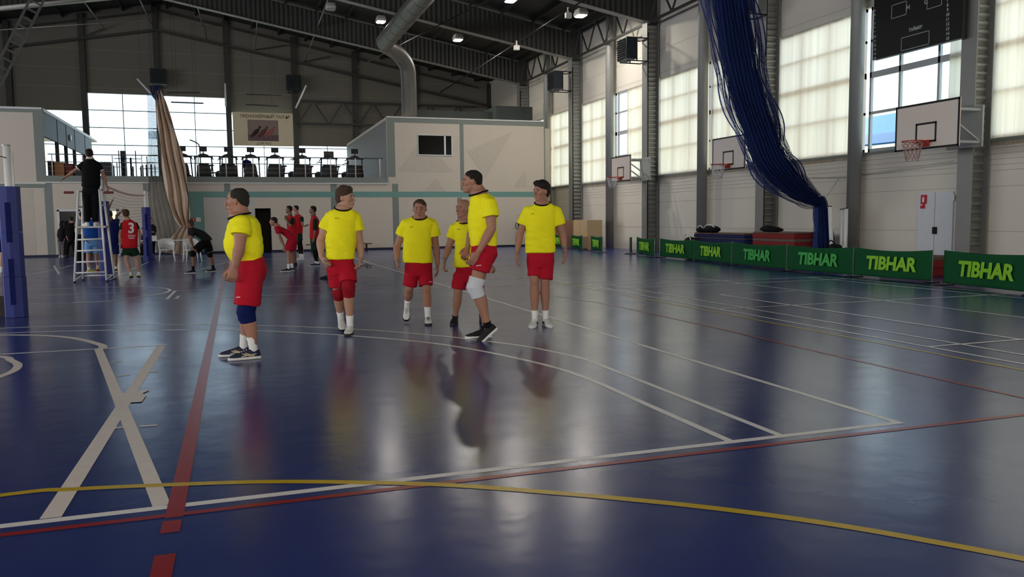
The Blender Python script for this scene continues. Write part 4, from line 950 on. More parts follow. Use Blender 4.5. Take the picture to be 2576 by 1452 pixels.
# ---- door in the right wall and signs
dy0, dy1 = PX(2402, 490, XW).y, PX(2314, 487, XW).y
bm = bmesh.new(); box(bm, (XW-.05, dy0, 0), (XW, dy1, 1.98)); box(bm, (XW-.056, (dy0+dy1)/2-.008, 0), (XW-.045, (dy0+dy1)/2+.008, 1.98), 1); o = mesh_obj('door_2', bm, [DOORW, SEAM]); o['kind'] = 'structure'
bm = bmesh.new(); yl = PX(2354, 558, XW-.05).y; box(bm, (XW-.11, yl-.05, .92), (XW-.05, yl+.05, 1.10)); mesh_obj('lock', bm, BLACKM, o)
SGR = mat('sign_red', (196, 30, 48), .5); SGW = mat('sign_white', (225, 222, 220), .5)
def sign(P, X, m_, fig, lab):
    bm = bmesh.new(); box(bm, (X-.012, P[1], P[2]), (X, P[0], P[3])); o = mesh_obj('safety_sign', bm, m_); tag(o, lab, 'sign', 'safety signs')
    if fig:
        bm = bmesh.new(); w_ = P[0]-P[1]; h_ = P[3]-P[2]
        if fig == 1: tube(bm, [(X-.016, P[1]+w_*.5, P[2]+h_*.22), (X-.016, P[1]+w_*.5, P[2]+h_*.62)], w_*.16, 10); box(bm, (X-.02, P[1]+w_*.42, P[2]+h_*.6), (X-.01, P[1]+w_*.58, P[2]+h_*.82))
        else:
            vs = [bm.verts.new(v) for v in ((X-.016, P[0]-w_*.1, P[2]+h_*.5), (X-.016, P[1]+w_*.2, P[2]+h_*.9), (X-.016, P[0]-w_*.1, P[2]+h_*.9))]; bm.faces.new(vs)
        mesh_obj('pictogram', bm, SGW, o)
a_, b_ = PX(2316, 513, XW-.07), PX(2331, 490, XW-.07); sign((a_.y, b_.y, a_.z, b_.z), XW-.06, SGR, 1, 'red fire sign with white extinguisher on the door in the right wall')
a_, b_ = PX(2315, 525, XW-.07), PX(2326, 512, XW-.07); sign((a_.y, b_.y, a_.z, b_.z), XW-.06, SGR, 2, 'small red sign below the extinguisher sign on the right door')
a_, b_ = PX(2393, 505, XW-.07), PX(2401, 489, XW-.07); sign((a_.y, b_.y, a_.z, b_.z), XW-.06, SGW, 0, 'white paper notice at the top right of the door in the right wall')
def sign_back(x0, y0, x1, y1, m_, lab):
    a_, b_ = PY(x0, y1, YB-.05), PY(x1, y0, YB-.05); bm = bmesh.new(); box(bm, (a_.x, YB-.035, a_.z), (b_.x, YB-.02, b_.z)); o = mesh_obj('safety_sign', bm, m_); tag(o, lab, 'sign', 'safety signs')
    if m_ is SGR: bm = bmesh.new(); w_ = (b_.x-a_.x); h_ = b_.z-a_.z; box(bm, (a_.x+w_*.38, YB-.04, a_.z+h_*.2), (b_.x-w_*.38, YB-.035, b_.z-h_*.2)); mesh_obj('pictogram', bm, SGW, o)
sign_back(469, 548, 479, 557, SGR, 'red fire sign on the back wall beside the beige net'); sign_back(483, 549, 491, 557, SGR, 'second red sign on the back wall beside the beige net'); sign_back(493, 547, 505, 558, SGW, 'pale notice on the back wall right of the two red signs')

# ---- bench and backpack at the back wall
a_, b_ = PY(770, 616, 38.3), PY(935, 615, 38.3); r = empty('low_bench', (a_.x, 38.3, 0), 'long low wooden bench at the foot of the back wall', 'bench')
bm = bmesh.new(); L_ = b_.x-a_.x; box(bm, (0, -.14, .31), (L_, .14, .36)); mesh_obj('seat', bm, mat('bench_wood', (110, 72, 58), .6), r)
for x in (.25, L_/2, L_-.25): bm = bmesh.new(); box(bm, (x-.03, -.12, 0), (x+.03, .12, .31)); mesh_obj('leg', bm, BLACKM, r)
r = empty('backpack', (13.75, 38.75, .78), 'black backpack with loose straps hanging on the back wall near the corner', 'backpack'); bm = bmesh.new(); ball(bm, V((0, 0, .32)), (V((1, 0, 0)), V((0, 1, 0)), V((0, 0, 1))), (.17, .14, .38)); mesh_obj('bag_body', bm, BAGK, r, True)
bm = bmesh.new(); tube(bm, catmull([(-.1, -.1, .5), (-.30, -.12, .42), (-.32, -.12, .2), (-.12, -.1, .08)], 5), .02, 6); tube(bm, [(0, .0, .66), (0, .12, .80), (0, .40, .82)], .012, 6); mesh_obj('strap', bm, BAGK, r, True)

# ---- blue divider net, gathered and tied back
NETD = netting('blue_net_dense', (18, 46, 110), .034, .50); NETS = netting('blue_net_sheer', (18, 46, 108), .034, .30)
def ribbon(path, name, m_, parent, waves=9, amp=.14, Y=18.5, tmin=-1.0, tmax=1.0, full=2.6, seed=0, yoff=0.0):
    """pleated net hung along a path of (px, py, halfwidth_px); UV in metres along the unfolded cloth"""
    Pm = []
    for x, y, w_ in path:
        c0 = PY(x, y, Y); c1 = PY(x+w_, y, Y); Pm.append((c0, (c1-c0).length))
    cs = catmull([p for p, _ in Pm], 8); ws = []
    for i in range(len(Pm)-1):
        for j in range(8): ws.append(lerp(Pm[i][1], Pm[i+1][1], j/8))
    ws.append(Pm[-1][1]); bm = bmesh.new(); uvl = bm.loops.layers.uv.new('UVMap'); M = waves*8; rows = []; vv = 0
    for i, (c, w_) in enumerate(zip(cs, ws)):
        t = (cs[min(i+1, len(cs)-1)]-cs[max(i-1, 0)]).normalized(); sd = V((0, 1, 0)).cross(t).normalized()
        if i: vv += (c-cs[i-1]).length
        row = []
        for j in range(M+1):
            q = lerp(tmin, tmax, j/M); ph = j/M*waves*2*PI+seed+.6*math.sin(i*.35+j*.1)
            row.append((bm.verts.new(c+sd*(q*w_+.25*w_/waves*math.sin(ph*2))+V((0, 1, 0))*(yoff+min(amp, w_*.5)*math.sin(ph))), j/M*full*2, vv))
        rows.append(row)
    for a_, b_ in zip(rows, rows[1:]):
        for j in range(M):
            f_ = bm.faces.new((a_[j][0], a_[j+1][0], b_[j+1][0], b_[j][0]))
            for lp, q in zip(f_.loops, (a_[j], a_[j+1], b_[j+1], b_[j])): lp[uvl].uv = (q[1], q[2])
    return mesh_obj(name, bm, m_, parent, True)
pth = [(1833, -40, 66), (1836, 0, 66), (1856, 130, 68), (1880, 240, 62), (1910, 330, 58), (1938, 400, 54), (1978, 450, 44), (2022, 488, 28), (2056, 508, 16)]
r = empty('divider_net', PY(2066, 520, 18.5), 'big blue court divider net gathered and tied back beside the white posts', 'net')
inv = Matrix.Translation(-r.location)
L0 = [ribbon(pth, 'outer_fold', NETS, r, 7, .20, full=1.3), ribbon([(x-2, y, w_*.80) for x, y, w_ in pth], 'inner_fold', NETD, r, 8, .16, tmin=-.95, tmax=.55, full=2.2, seed=1.3, yoff=.10),
      ribbon([(x+4, y, w_*.70) for x, y, w_ in pth], 'inner_fold', NETD, r, 7, .12, tmin=-.35, tmax=1.0, full=2.0, seed=2.6, yoff=-.12), ribbon([(x+2, y, w_*.5) for x, y, w_ in pth], 'inner_fold', NETD, r, 5, .10, full=1.6, seed=4.1, yoff=.02),
      ribbon([(2058, 500, 14), (2066, 520, 16), (2070, 560, 20), (2074, 600, 25), (2078, 655, 28)], 'hanging_end', NETD, r, 5, .10, full=1.6, seed=.5), ribbon([(2058, 502, 12), (2066, 520, 15), (2070, 560, 18), (2074, 600, 22), (2078, 655, 24)], 'hanging_end', NETD, r, 4, .07, full=1.3, seed=2.5, yoff=.05)]
for o in L0: o.matrix_local = inv
rods([[PY(2072, 505, 18.45), PX(2112, 447, 16.7)], [PX(2112, 447, 16.7), PX(2400, 405, 16.55)], [PX(2112, 447, 16.7), PX(2030, 447, 16.7)]], .008, SEAM, 'thin cord tying the blue net back to the right wall', 'cord', 'cord')

# ---- beige net gathered at the far left
NETB = mat('beige_net_cloth', (216, 194, 172), .9, 0, .10, 4, .3, 20); NETG = netting('grey_net', (150, 146, 138), .05, .42); NETLB = netting('light_blue_net', (90, 130, 190), .05, .35)
r = empty('rolled_net', PY(466, 572, 38), 'beige rolled net hanging from the gallery heater down to the floor corner', 'net'); inv = Matrix.Translation(-r.location)
p2 = [(398, 228, 7), (404, 250, 11), (413, 300, 18), (424, 350, 23), (437, 420, 28), (449, 500, 28), (458, 545, 20), (466, 572, 9)]
L0 = [ribbon(p2, 'rolled_fold', NETB, r, 3, .16, 38, full=2), ribbon([(466, 568, 9), (458, 590, 18), (450, 615, 26), (446, 640, 32)], 'loose_end', NETB, r, 3, .10, 38, full=2),
      ribbon([(385, 330, 12), (392, 420, 20), (402, 500, 30), (418, 570, 36), (430, 632, 38)], 'grey_fold', NETG, r, 6, .15, 38.3, full=2), ribbon([(388, 215, 14), (392, 235, 12), (398, 252, 6)], 'top_fold', NETD, r, 4, .1, 38, full=2),
      ribbon([(382, 235, 13), (383, 290, 12), (384, 350, 11)], 'blue_fold', NETLB, r, 4, .08, 38.2, full=2)]
for o in L0: o.matrix_local = inv

# ---- volleyball posts, net and referee stand
PADB = mat('post_pad_blue', (26, 40, 118), .5, 0, .1, 3); NETV = netting('volleyball_net', (70, 66, 62), .10, .07)
def vpost(x, y, lab, h=2.60, pw=.15, h0=1.99):
    r = empty('volleyball_post', (x, y, 0), lab, 'volleyball post', 'padded volleyball posts')
    bm = bmesh.new(); tube(bm, [(0, 0, 0), (0, 0, h)], .052, 16, False); tube(bm, [(.065, 0, 1.6), (.065, 0, h-.1)], .02, 8, False); mesh_obj('pole', bm, WHITEM, r, True)
    bm = bmesh.new()
    for k, (z0, z1) in enumerate(((.0, .62), (.62, 1.3), (1.3, h0))): loft(bm, [ring(V((0, 0, z)), V((1, 0, 0)), V((0, 1, 0)), pw*(1 if k else 1.06), pw*(1 if k else 1.06), 8, .8) for z in (z0+.005, z1)])
    p_ = mesh_obj('padding', bm, PADB, r)
    bm = bmesh.new(); box(bm, (-.035, -pw-.012, 1.15), (.035, -pw+.03, 1.75)); box(bm, (-.035, -pw-.012, .2), (.035, -pw+.03, .9)); mesh_obj('lacing_strip', bm, NAVYC, p_)
    bm = bmesh.new(); tube(bm, [(0, 0, h), (0, 0, h+.02)], .056, 16, False); mesh_obj('cap', bm, LAMPO, r); bm = bmesh.new(); box(bm, (.04, -.07, h-.75), (.075, -.04, h-.62)); mesh_obj('winch', bm, BLACKM, r); return r
vpost(-3.22, 14.16, 'white volleyball post with dark blue padding at the left picture edge, nearest'); vpost(-3.20, 23.3, 'padded dark blue volleyball post just behind the referee ladder', 2.55); vpost(-3.05, 32.5, 'far padded volleyball post behind the numbered red player', 2.58)
bm = bmesh.new(); box(bm, (-.12, -.10, 0), (.12, .10, .16)); box(bm, (-.10, -.08, .16), (.02, .08, .30)); tag(mesh_obj('floor_weight', bm, BLACKM, None, False, (-3.42, 14.45, 0)), 'small black weight on the floor beside the nearest padded post', 'weight')
r = empty('volleyball_net', (-3.15, 27.9, 0), 'slack volleyball net stretched between the two far padded posts', 'net')
def netq(name, z0, z1, m_, x=0.0):
    bm = bmesh.new(); uvl = bm.loops.layers.uv.new('UVMap'); n = 18; R_ = []
    for i in range(n+1):
        y = lerp(-4.4, 4.45, i/n); xx = lerp(-.05, .09, i/n)+x; s = .10*math.sin(PI*i/n); R_.append([(bm.verts.new((xx, y, z0-s)), (y+5, z0)), (bm.verts.new((xx, y, z1-s)), (y+5, z1))])
    for a_, b_ in zip(R_, R_[1:]):
        q4 = (a_[0], b_[0], b_[1], a_[1]); f_ = bm.faces.new([q[0] for q in q4])
        for lp, q in zip(f_.loops, q4): lp[uvl].uv = q[1]
    return mesh_obj(name, bm, m_, r)
netq('net_mesh', 1.48, 2.38, NETV); netq('top_band', 2.38, 2.45, mat('net_band', (190, 170, 160), .8), .004)
rods([[(-3.22, 14.1, 2.42), (-3.25, 5.0, 2.42)]], .008, BLACKM, 'thin black net cable leaving the nearest padded post to the left', 'cable', 'cable')
# referee stand
RS = 'white metal referee ladder stand in front of a padded post'
r = empty('referee_stand', (-3.30, 22.1, 0), RS, 'referee stand'); LO = r.location
f0, f1 = V((-.39, -.38, 0)), V((.31, -.38, 0)); b0, b1 = V((-.33, .40, 0)), V((.39, .40, 0))
ft0, ft1 = V((-.24, -.12, 2.20)), V((.22, -.12, 2.24)); bt0, bt1 = V((-.20, .16, 2.20)), V((.26, .16, 2.24))
for a_, b_ in ((f0, ft0), (f1, ft1), (b0, bt0), (b1, bt1)):
    bm = bmesh.new(); tube(bm, [a_+V((0, 0, .02)), b_], .026, 8, False); lg = mesh_obj('leg', bm, WHITEM, r, True); bm = bmesh.new(); tube(bm, [a_, a_+V((0, 0, .04))], .034, 8, False); mesh_obj('rubber_foot', bm, RUBK, lg)
for z in (.24, .50, .77, 1.04):
    t = z/2.22; bm = bmesh.new(); tube(bm, [lerp(f0, ft0, t), lerp(f1, ft1, t)], .020, 8, False); mesh_obj('rung', bm, WHITEM, r, True)
bm = bmesh.new(); t = .12/2.2
for p_, q_ in ((lerp(b0, bt0, t), lerp(b1, bt1, t)), (lerp(f0, ft0, t*.5), lerp(b0, bt0, t*1.2)), (lerp(f1, ft1, t*.5), lerp(b1, bt1, t*1.2)), (lerp(f0, ft0, .83), lerp(b0, bt0, .83)), (lerp(f1, ft1, .83), lerp(b1, bt1, .83)), (ft0, bt0), (ft1, bt1), (lerp(f0, ft0, .60), lerp(b0, bt0, .60)), (lerp(f1, ft1, .60), lerp(b1, bt1, .60))): tube(bm, [p_, q_], .018, 8, False)
mesh_obj('cross_brace', bm, WHITEM, r, True)
bm = bmesh.new(); box(bm, (-.33, -.26, 1.315), (.33, .30, 1.35)); mesh_obj('platform', bm, STEELL, r)
for s in (-.45, .42): bm = bmesh.new(); tube(bm, [(s-.09, -.10, 2.17), (s+.09, -.10, 2.17)], .03, 8); mesh_obj('armrest_pad', bm, mat('pad_maroon', (120, 54, 58), .6), r, True)

# ---- judges' table and chairs
r = empty('judges_table', (-2.75, 33.9, 0), 'white folding table behind the far padded post', 'table')
bm = bmesh.new(); box(bm, (-.95, -.35, .72), (.95, .35, .76)); mesh_obj('table_top', bm, WHITEM, r)
for x in (-.85, .85):
    for y in (-.28, .28): bm = bmesh.new(); tube(bm, [(x, y, 0), (x, y, .72)], .02, 8, False); mesh_obj('leg', bm, WHITEM, r, True)
def chair(x, y, rz, lab):
    r = empty('plastic_chair', (x, y, 0), lab, 'chair', 'white plastic chairs by the back wall', rz)
    bm = bmesh.new(); loft(bm, [ring(V((0, 0, z)), V((1, 0, 0)), V((0, 1, 0)), .24, .23, 20, .6) for z in (.41, .44)]); mesh_obj('seat', bm, WHITEM, r, True)
    bm = bmesh.new(); rr = []
    for i in range(13):
        t = math.radians(-80+160*i/12); u = V((math.sin(t), math.cos(t), 0)); zt_ = .84-.16*(abs(t)/1.4)**3
        rr.append([bm.verts.new(u*.235+V((0, 0, .44))), bm.verts.new(u*.27+V((0, 0, zt_))), bm.verts.new(u*.29+V((0, 0, zt_))), bm.verts.new(u*.255+V((0, 0, .44)))])
    for a_, b_ in zip(rr, rr[1:]):
        for j in range(4): bm.faces.new((a_[j], b_[j], b_[(j+1) % 4], a_[(j+1) % 4]))
    bm.faces.new(rr[0]); bm.faces.new(rr[-1][::-1]); mesh_obj('backrest', bm, WHITEM, r, True)
    for sx_ in (-1, 1):
        bm = bmesh.new(); tube(bm, catmull([(sx_*.235, .05, .64), (sx_*.27, -.12, .66), (sx_*.26, -.2, .62), (sx_*.24, -.2, .44)], 4), .02, 8); mesh_obj('armrest', bm, WHITEM, r, True)
        for sy_ in (-1, 1): bm = bmesh.new(); tube(bm, [(sx_*.27, sy_*.25, 0), (sx_*.22, sy_*.20, .42)], [.02, .026], 8, False); mesh_obj('leg', bm, WHITEM, r, True)
chair(-2.40, 32.3, 0.1, 'white plastic chair with its back to the wall, left of the beige net'); chair(-1.50, 31.6, .3, 'white plastic chair behind the crouching player in black')
bm = bmesh.new(); box(bm, (-.11, -.08, 0), (.11, .08, .17)); tag(mesh_obj('desk_scoreboard', bm, WHITEM, None, False, (-2.95, 33.75, .76)), 'small white box standing on the judges table', 'box')

# ---- gallery: railing, machines, poster, tubes
GZ = 3.47
r = empty('gallery_railing', (XB0+.1, YB+.12, GZ), 'thin steel railing with wires along the gallery edge', 'railing')
bm = bmesh.new(); W_ = XB1-XB0-.3; tube(bm, [(0, 0, .92), (W_, 0, .92)], .022, 8, False); mesh_obj('top_rail', bm, STEELD, r, True)
for z in (.2, .4, .6): bm = bmesh.new(); tube(bm, [(0, 0, z), (W_, 0, z)], .006, 6, False); mesh_obj('rail_wire', bm, STEEL, r)
n = 13
for i in range(n): bm = bmesh.new(); x = .15+(W_-.3)*i/(n-1); tube(bm, [(x, 0, -.02), (x, 0, .92)], .022, 8, False); mesh_obj('baluster', bm, WHITEM, r, True)
# gallery floor lies on the slab
GYMK = mat('gym_black', (20, 20, 24), .5); GYMG = mat('gym_silver', (120, 122, 126), .35, .5)
def treadmill(x, y, lab, sz=1.0, screen='pole', hood=.30):
    r = empty('treadmill', (x, y, GZ), lab, 'exercise machine', 'exercise machines on the gallery')
    bm = bmesh.new(); box(bm, (-.34, .1, .0), (.34, 1.9, .18)); mesh_obj('deck', bm, GYMK, r)
    bm = bmesh.new(); loft(bm, [ring(V((0, .05, z)), V((1, 0, 0)), V((0, 1, 0)), a_, .22, 16, .5) for z, a_ in ((0.0, hood+.06), (.25, hood+.05), (.60*sz, hood), (.70*sz, hood*.8))]); mesh_obj('motor_hood', bm, GYMK, r, True)
    for s in (-1, 1): bm = bmesh.new(); tube(bm, [(s*.40, .5, 0.02), (s*.38, .22, .6), (s*.35, .12, 1.02)], .03, 8); mesh_obj('upright', bm, STEELD, r, True)
    bm = bmesh.new(); box(bm, (-.42, 0, .98), (.42, .16, 1.05)); loft(bm, [ring(V((0, .08, z)), V((1, 0, 0)), V((0, 1, 0)), a_, .06, 12, .6) for z, a_ in ((1.03, .30), (1.12, .2), (1.17, .05))]); mesh_obj('console', bm, GYMK, r)
    for s in (-1, 1): bm = bmesh.new(); tube(bm, [(s*.38, .1, .98), (s*.42, .55, .93)], .025, 8); mesh_obj('handrail', bm, GYMK, r, True)
    if screen == 'pole':
        bm = bmesh.new(); tube(bm, [(0, .1, 1.1), (0, .1, 1.32)], .025, 8, False); mesh_obj('screen_pole', bm, GYMK, r); bm = bmesh.new(); box(bm, (-.17, .05, 1.26), (.17, .10, 1.50)); mesh_obj('screen', bm, GYMK, r)
    elif screen == 'wide': bm = bmesh.new(); box(bm, (-.24, .05, 1.08), (.24, .10, 1.36)); mesh_obj('screen', bm, STEELD, r)
    return r
for i, (px, sc_, hd) in enumerate(((460, 'pole', .25), (513, 'pole', .28), (575, 'pole', .36), (632, 'pole', .24), (693, 'pole', .34), (761, 'pole', .40), (828, 'wide', .36), (893, 'pole', .36))):
    p = PY(px, 430, 41.0); treadmill(p.x, 40.9, 'dark treadmill with screen on the gallery, '+['first right of the beige net', 'second right of the beige net', 'in front of the first window column', 'with a person behind it', 'below the poster', 'in front of the column right of the poster', 'with a wide low screen', 'last before the white upper room'][i], 1.0, sc_, hd)
def bike(px, y, lab, h=1.25):
    p = PY(px, 430, y); r = empty('exercise_bike', (p.x, y, GZ), lab, 'exercise machine', 'exercise machines on the gallery')
    bm = bmesh.new(); tube(bm, [(-.35, 0, .05), (.35, 0, .05)], .03, 6); tube(bm, [(-.3, 0, .05), (-.22, 0, .75)], .035, 6); tube(bm, [(.3, 0, .05), (.28, 0, 1.0)], .035, 6); tube(bm, [(-.22, 0, .4), (.28, 0, .45)], .035, 6); mesh_obj('frame', bm, GYMK, r, True)
    bm = bmesh.new(); tube(bm, [(.12, -.04, .32), (.12, .04, .32)], .20, 16, False); mesh_obj('flywheel', bm, GYMK, r)
    bm = bmesh.new(); ball(bm, V((-.24, 0, .78)), (V((1, 0, 0)), V((0, 1, 0)), V((0, 0, 1))), (.14, .09, .05)); mesh_obj('saddle', bm, GYMK, r, True)
    bm = bmesh.new(); tube(bm, [(.28, 0, .95), (.30, 0, h), (.12, .2, h), (.05, .2, h-.06)], .02, 6); tube(bm, [(.30, 0, h), (.12, -.2, h)], .02, 6); box(bm, (.26, -.1, h-.06), (.32, .1, h+.14)); mesh_obj('handlebar', bm, GYMK, r)
bike(545, 43.4, 'black exercise bike between the second and third treadmill', 1.1); bike(728, 43.4, 'black exercise bike between two treadmills below the poster', 1.15); bike(862, 43.4, 'black exercise bike near the white upper room', .95); bike(795, 43.5, 'black exercise bike behind the treadmill gap', 1.0)
def rack(px, y, lab, shelves=3, w_=.7, h=1.25):
    p = PY(px, 430, y); r = empty('weight_rack', (p.x, y, GZ), lab, 'weight rack', 'weight racks on the gallery'); bm = bmesh.new()
    for s in (-1, 1): tube(bm, [(s*w_/2, 0, 0), (s*w_/2, 0, h)], .025, 6); tube(bm, [(s*w_/2, -.3, .03), (s*w_/2, .3, .03)], .025, 6)
    tube(bm, [(-w_*.8, 0, h*.72), (w_*.8, 0, h*.72)], .018, 6); mesh_obj('frame', bm, GYMK, r, True)
    for i in range(shelves):
        bm = bmesh.new(); tube(bm, [(-.03+w_*.2, 0, .18+i*.3), (.03+w_*.2, 0, .18+i*.3)], .17, 14, False); tube(bm, [(-.03-w_*.2, 0, .18+i*.3), (.03-w_*.2, 0, .18+i*.3)], .15, 14, False); mesh_obj('weight_disc', bm, GYMK, r, True)
rack(322, 41.2, 'black weight rack left of the window column on the gallery'); rack(345, 42.4, 'second black weight rack, nearer the beige net', 2, .9, 1.1); rack(280, 42.2, 'small black weight rack behind the referee', 2, .5, .8); rack(375, 41.0, 'weight rack at the edge of the beige net', 2, .5, .6)
bm = bmesh.new(); p = PY(312, 430, 41.6); box(bm, (-.11, -.12, 0), (.11, .12, 1.28)); tag(mesh_obj('punch_bag', bm, GYMK, None, False, (p.x, 41.6, GZ)), 'tall black upright punch bag on the gallery', 'punch bag')
BRN = mat('cardboard', (170, 118, 78), .8)
for px, w_, z0, h, m_, lab in ((152, .46, 0, .30, BRN, 'lower cardboard box at the left end of the gallery'), (151, .44, .30, .30, BRN, 'upper cardboard box at the left end of the gallery'), (177, .40, 0, .55, mat('dark_red_box', (90, 30, 26), .7), 'dark red crate beside the cardboard boxes on the gallery'), (131, .25, 0, .66, GYMK, 'black cabinet at the far left end of the gallery'), (200, .42, 0, .5, GYMK, 'black case on the gallery left of the referee'), (268, .4, 0, .62, GYMK, 'black speaker case on the gallery right of the referee')):
    p = PY(px, 430, 39.9); bm = bmesh.new(); box(bm, (-w_/2, -.2, 0), (w_/2, .25, h)); tag(mesh_obj('storage_box', bm, m_, None, False, (p.x, 39.9, GZ+z0)), lab, 'box')
# poster hanging in front of the gable window
a_, b_ = PY(588, 366, 53.0), PY(736, 286, 53.0); w_, h_ = b_.x-a_.x, b_.z-a_.z
r = empty('wall_poster', (a_.x, 53.0, a_.z), 'wide poster of people exercising, hung in front of the gable window', 'poster')
bm = bmesh.new(); box(bm, (0, 0, 0), (w_, .03, h_)); mesh_obj('banner_sheet', bm, mat('poster_cream', (234, 220, 192), .7, 0, .12, 1.2), r)
bm = bmesh.new(); box(bm, (w_*.24, -.008, h_*.15), (w_*.75, 0, h_*.78)); ph = mesh_obj('photo_print', bm, mat('photo_grey', (150, 132, 128), .7, 0, .1, 2), r)
bm = bmesh.new(); box(bm, (w_*.24, -.012, h_*.15), (w_*.75, -.007, h_*.33)); mesh_obj('photo_floor', bm, mat('photo_purple', (112, 92, 100), .7), ph)
for k, (x, c_) in enumerate(((.30, (60, 40, 40)), (.42, (120, 60, 55)), (.54, (170, 100, 92)))):
    bm = bmesh.new(); tube(bm, [(w_*x, -.014, h_*.28), (w_*(x+.08), -.014, h_*.42), (w_*(x+.12), -.014, h_*.50)], [.06, .14, .07], 8, asp=.1, side=V((0, 0, 1))); tube(bm, [(w_*(x+.11), -.014, h_*.46), (w_*(x+.14), -.014, h_*.30)], .03, 6, asp=.3); ball(bm, V((w_*(x+.14), -.014, h_*.56)), (V((1, 0, 0)), V((0, 1, 0)), V((0, 0, 1))), (.07, .01, .08)); mesh_obj('photo_figure', bm, mat('photo_tone_%d' % k, c_, .7), ph, True)
RB = Matrix(((1, 0, 0), (0, 0, -1), (0, 1, 0))).to_4x4(); PB = mat('poster_print', (110, 92, 70), .7)
text('lettering', 'ТРЕНАЖЁРНЫЙ ЗАЛ №', .26, Matrix.Translation((w_*.53, -.006, h_*.88)) @ RB, PB, r, .001, .004, .2); text('lettering', 'ДЛЯ ВАС', .2, Matrix.Translation((w_*.5, -.006, h_*.07)) @ RB, PB, r, .001, .002, .2)
TUBEW = mat('fluorescent_tube', (225, 228, 230), .4)
for i, (x0, y0, x1, y1, w_, m_) in enumerate(((345, 198, 393, 250, .05, TUBEW), (566, 210, 568, 268, .05, TUBEW), (770, 215, 744, 272, .05, TUBEW), (420, 233, 504, 233, .035, STEELD), (430, 257, 512, 260, .035, STEELD), (620, 237, 709, 240, .035, STEELD), (618, 263, 701, 267, .035, STEELD))):
    Yt = (47.3, 47.3, 47.3, 44.6, 44.1, 44.6, 44.1)[i]; p0, p1 = PY(x0, y0, Yt), PY(x1, y1, Yt)
    r = empty('tube_lamp', (p0+p1)/2, ['white tube lamp slanting left of the gable heater', 'white tube lamp at the column right of the tall windows', 'white tube lamp slanting right of the poster heater', 'dark hanging lamp rail above the second tall window', 'dark hanging lamp rail inside the second tall window', 'upper dark lamp rail above the poster', 'lower dark lamp rail just above the poster'][i], 'lamp', 'tube lamps hanging over the gallery')
    bm = bmesh.new(); c = (p0+p1)/2; tube(bm, [p0-c, p1-c], w_, 10, False); mesh_obj('tube_body', bm, m_, r, True)
    bm = bmesh.new(); q0, q1 = lerp(p0, p1, .2)-c, lerp(p0, p1, .8)-c
    for q in (q0, q1): tube(bm, [q, V((q.x, q.y, roof_z((c+q).x)-c.z-.03))], .006, 4, False)
    mesh_obj('hanger', bm, STEELD, r)
p = PY(1450/2178*360+400-140, 300, 45)
p = PY(490, 352, 42); bm = bmesh.new(); tube(bm, catmull([PY(505, 440, 43.6), PY(503, 380, 43.6), PY(498, 362, 43.6), PY(478, 352, 43.6)], 4), .03, 8); tag(mesh_obj('reading_lamp', bm, STEELD, None, True), 'curved grey lamp arm standing over the second treadmill', 'lamp')

# ---- outdoors, seen through the bare windows
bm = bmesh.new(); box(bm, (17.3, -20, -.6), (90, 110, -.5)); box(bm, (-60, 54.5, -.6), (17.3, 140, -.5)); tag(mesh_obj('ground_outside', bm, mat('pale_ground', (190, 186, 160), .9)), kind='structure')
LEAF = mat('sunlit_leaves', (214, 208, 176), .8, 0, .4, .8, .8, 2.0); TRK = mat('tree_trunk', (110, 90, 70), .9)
for i in range(5):
    x, y, h = 36+random.random()*6, 28+i*9.0+random.random()*2, 9+random.random()*3
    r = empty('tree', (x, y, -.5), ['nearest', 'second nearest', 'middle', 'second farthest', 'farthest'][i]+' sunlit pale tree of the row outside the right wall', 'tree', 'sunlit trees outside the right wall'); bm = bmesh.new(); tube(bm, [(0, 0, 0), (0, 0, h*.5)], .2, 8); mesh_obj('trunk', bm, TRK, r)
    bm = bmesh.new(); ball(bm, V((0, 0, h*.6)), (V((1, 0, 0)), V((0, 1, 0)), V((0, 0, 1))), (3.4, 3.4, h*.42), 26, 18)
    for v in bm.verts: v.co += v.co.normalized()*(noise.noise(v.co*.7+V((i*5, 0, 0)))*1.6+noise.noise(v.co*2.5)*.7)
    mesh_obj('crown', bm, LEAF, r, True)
a_ = PX(2262, 362, 20.5); b_ = PX(2178, 366, 20.5); c_ = PX(2178, 300, 25); d_ = PX(2262, 285, 25)
bm = bmesh.new(); ps = [a_, b_, c_+V((0, 1, 0)), d_+V((0, -3, 0))]; P_ = [V((20.5, a_.y-3, a_.z)), V((20.5, b_.y+2.5, b_.z)), V((25, c_.y+3, c_.z)), V((25, c_.y-4, c_.z))]
lo = [bm.verts.new(p) for p in P_]; hi = [bm.verts.new(p+V((0, 0, .06))) for p in P_]; bm.faces.new(lo[::-1]); bm.faces.new(hi)
for i in range(4): bm.faces.new((lo[i], lo[(i+1) % 4], hi[(i+1) % 4], hi[i]))
r = mesh_obj('canopy_roof', bm, mat('translucent_blue_roof', (36, 96, 150), .4, emit=None)); tag(r, 'blue canopy roof outside, seen low through the bare window', 'canopy')
bm = bmesh.new()
for x, z in ((20.6, a_.z), (24.9, c_.z)):
    for y in (P_[0].y+.3, P_[1].y-.3): tube(bm, [(x, y, -.5), (x, y, z-.05)], .06, 8, False)
mesh_obj('post', bm, STEEL, r)
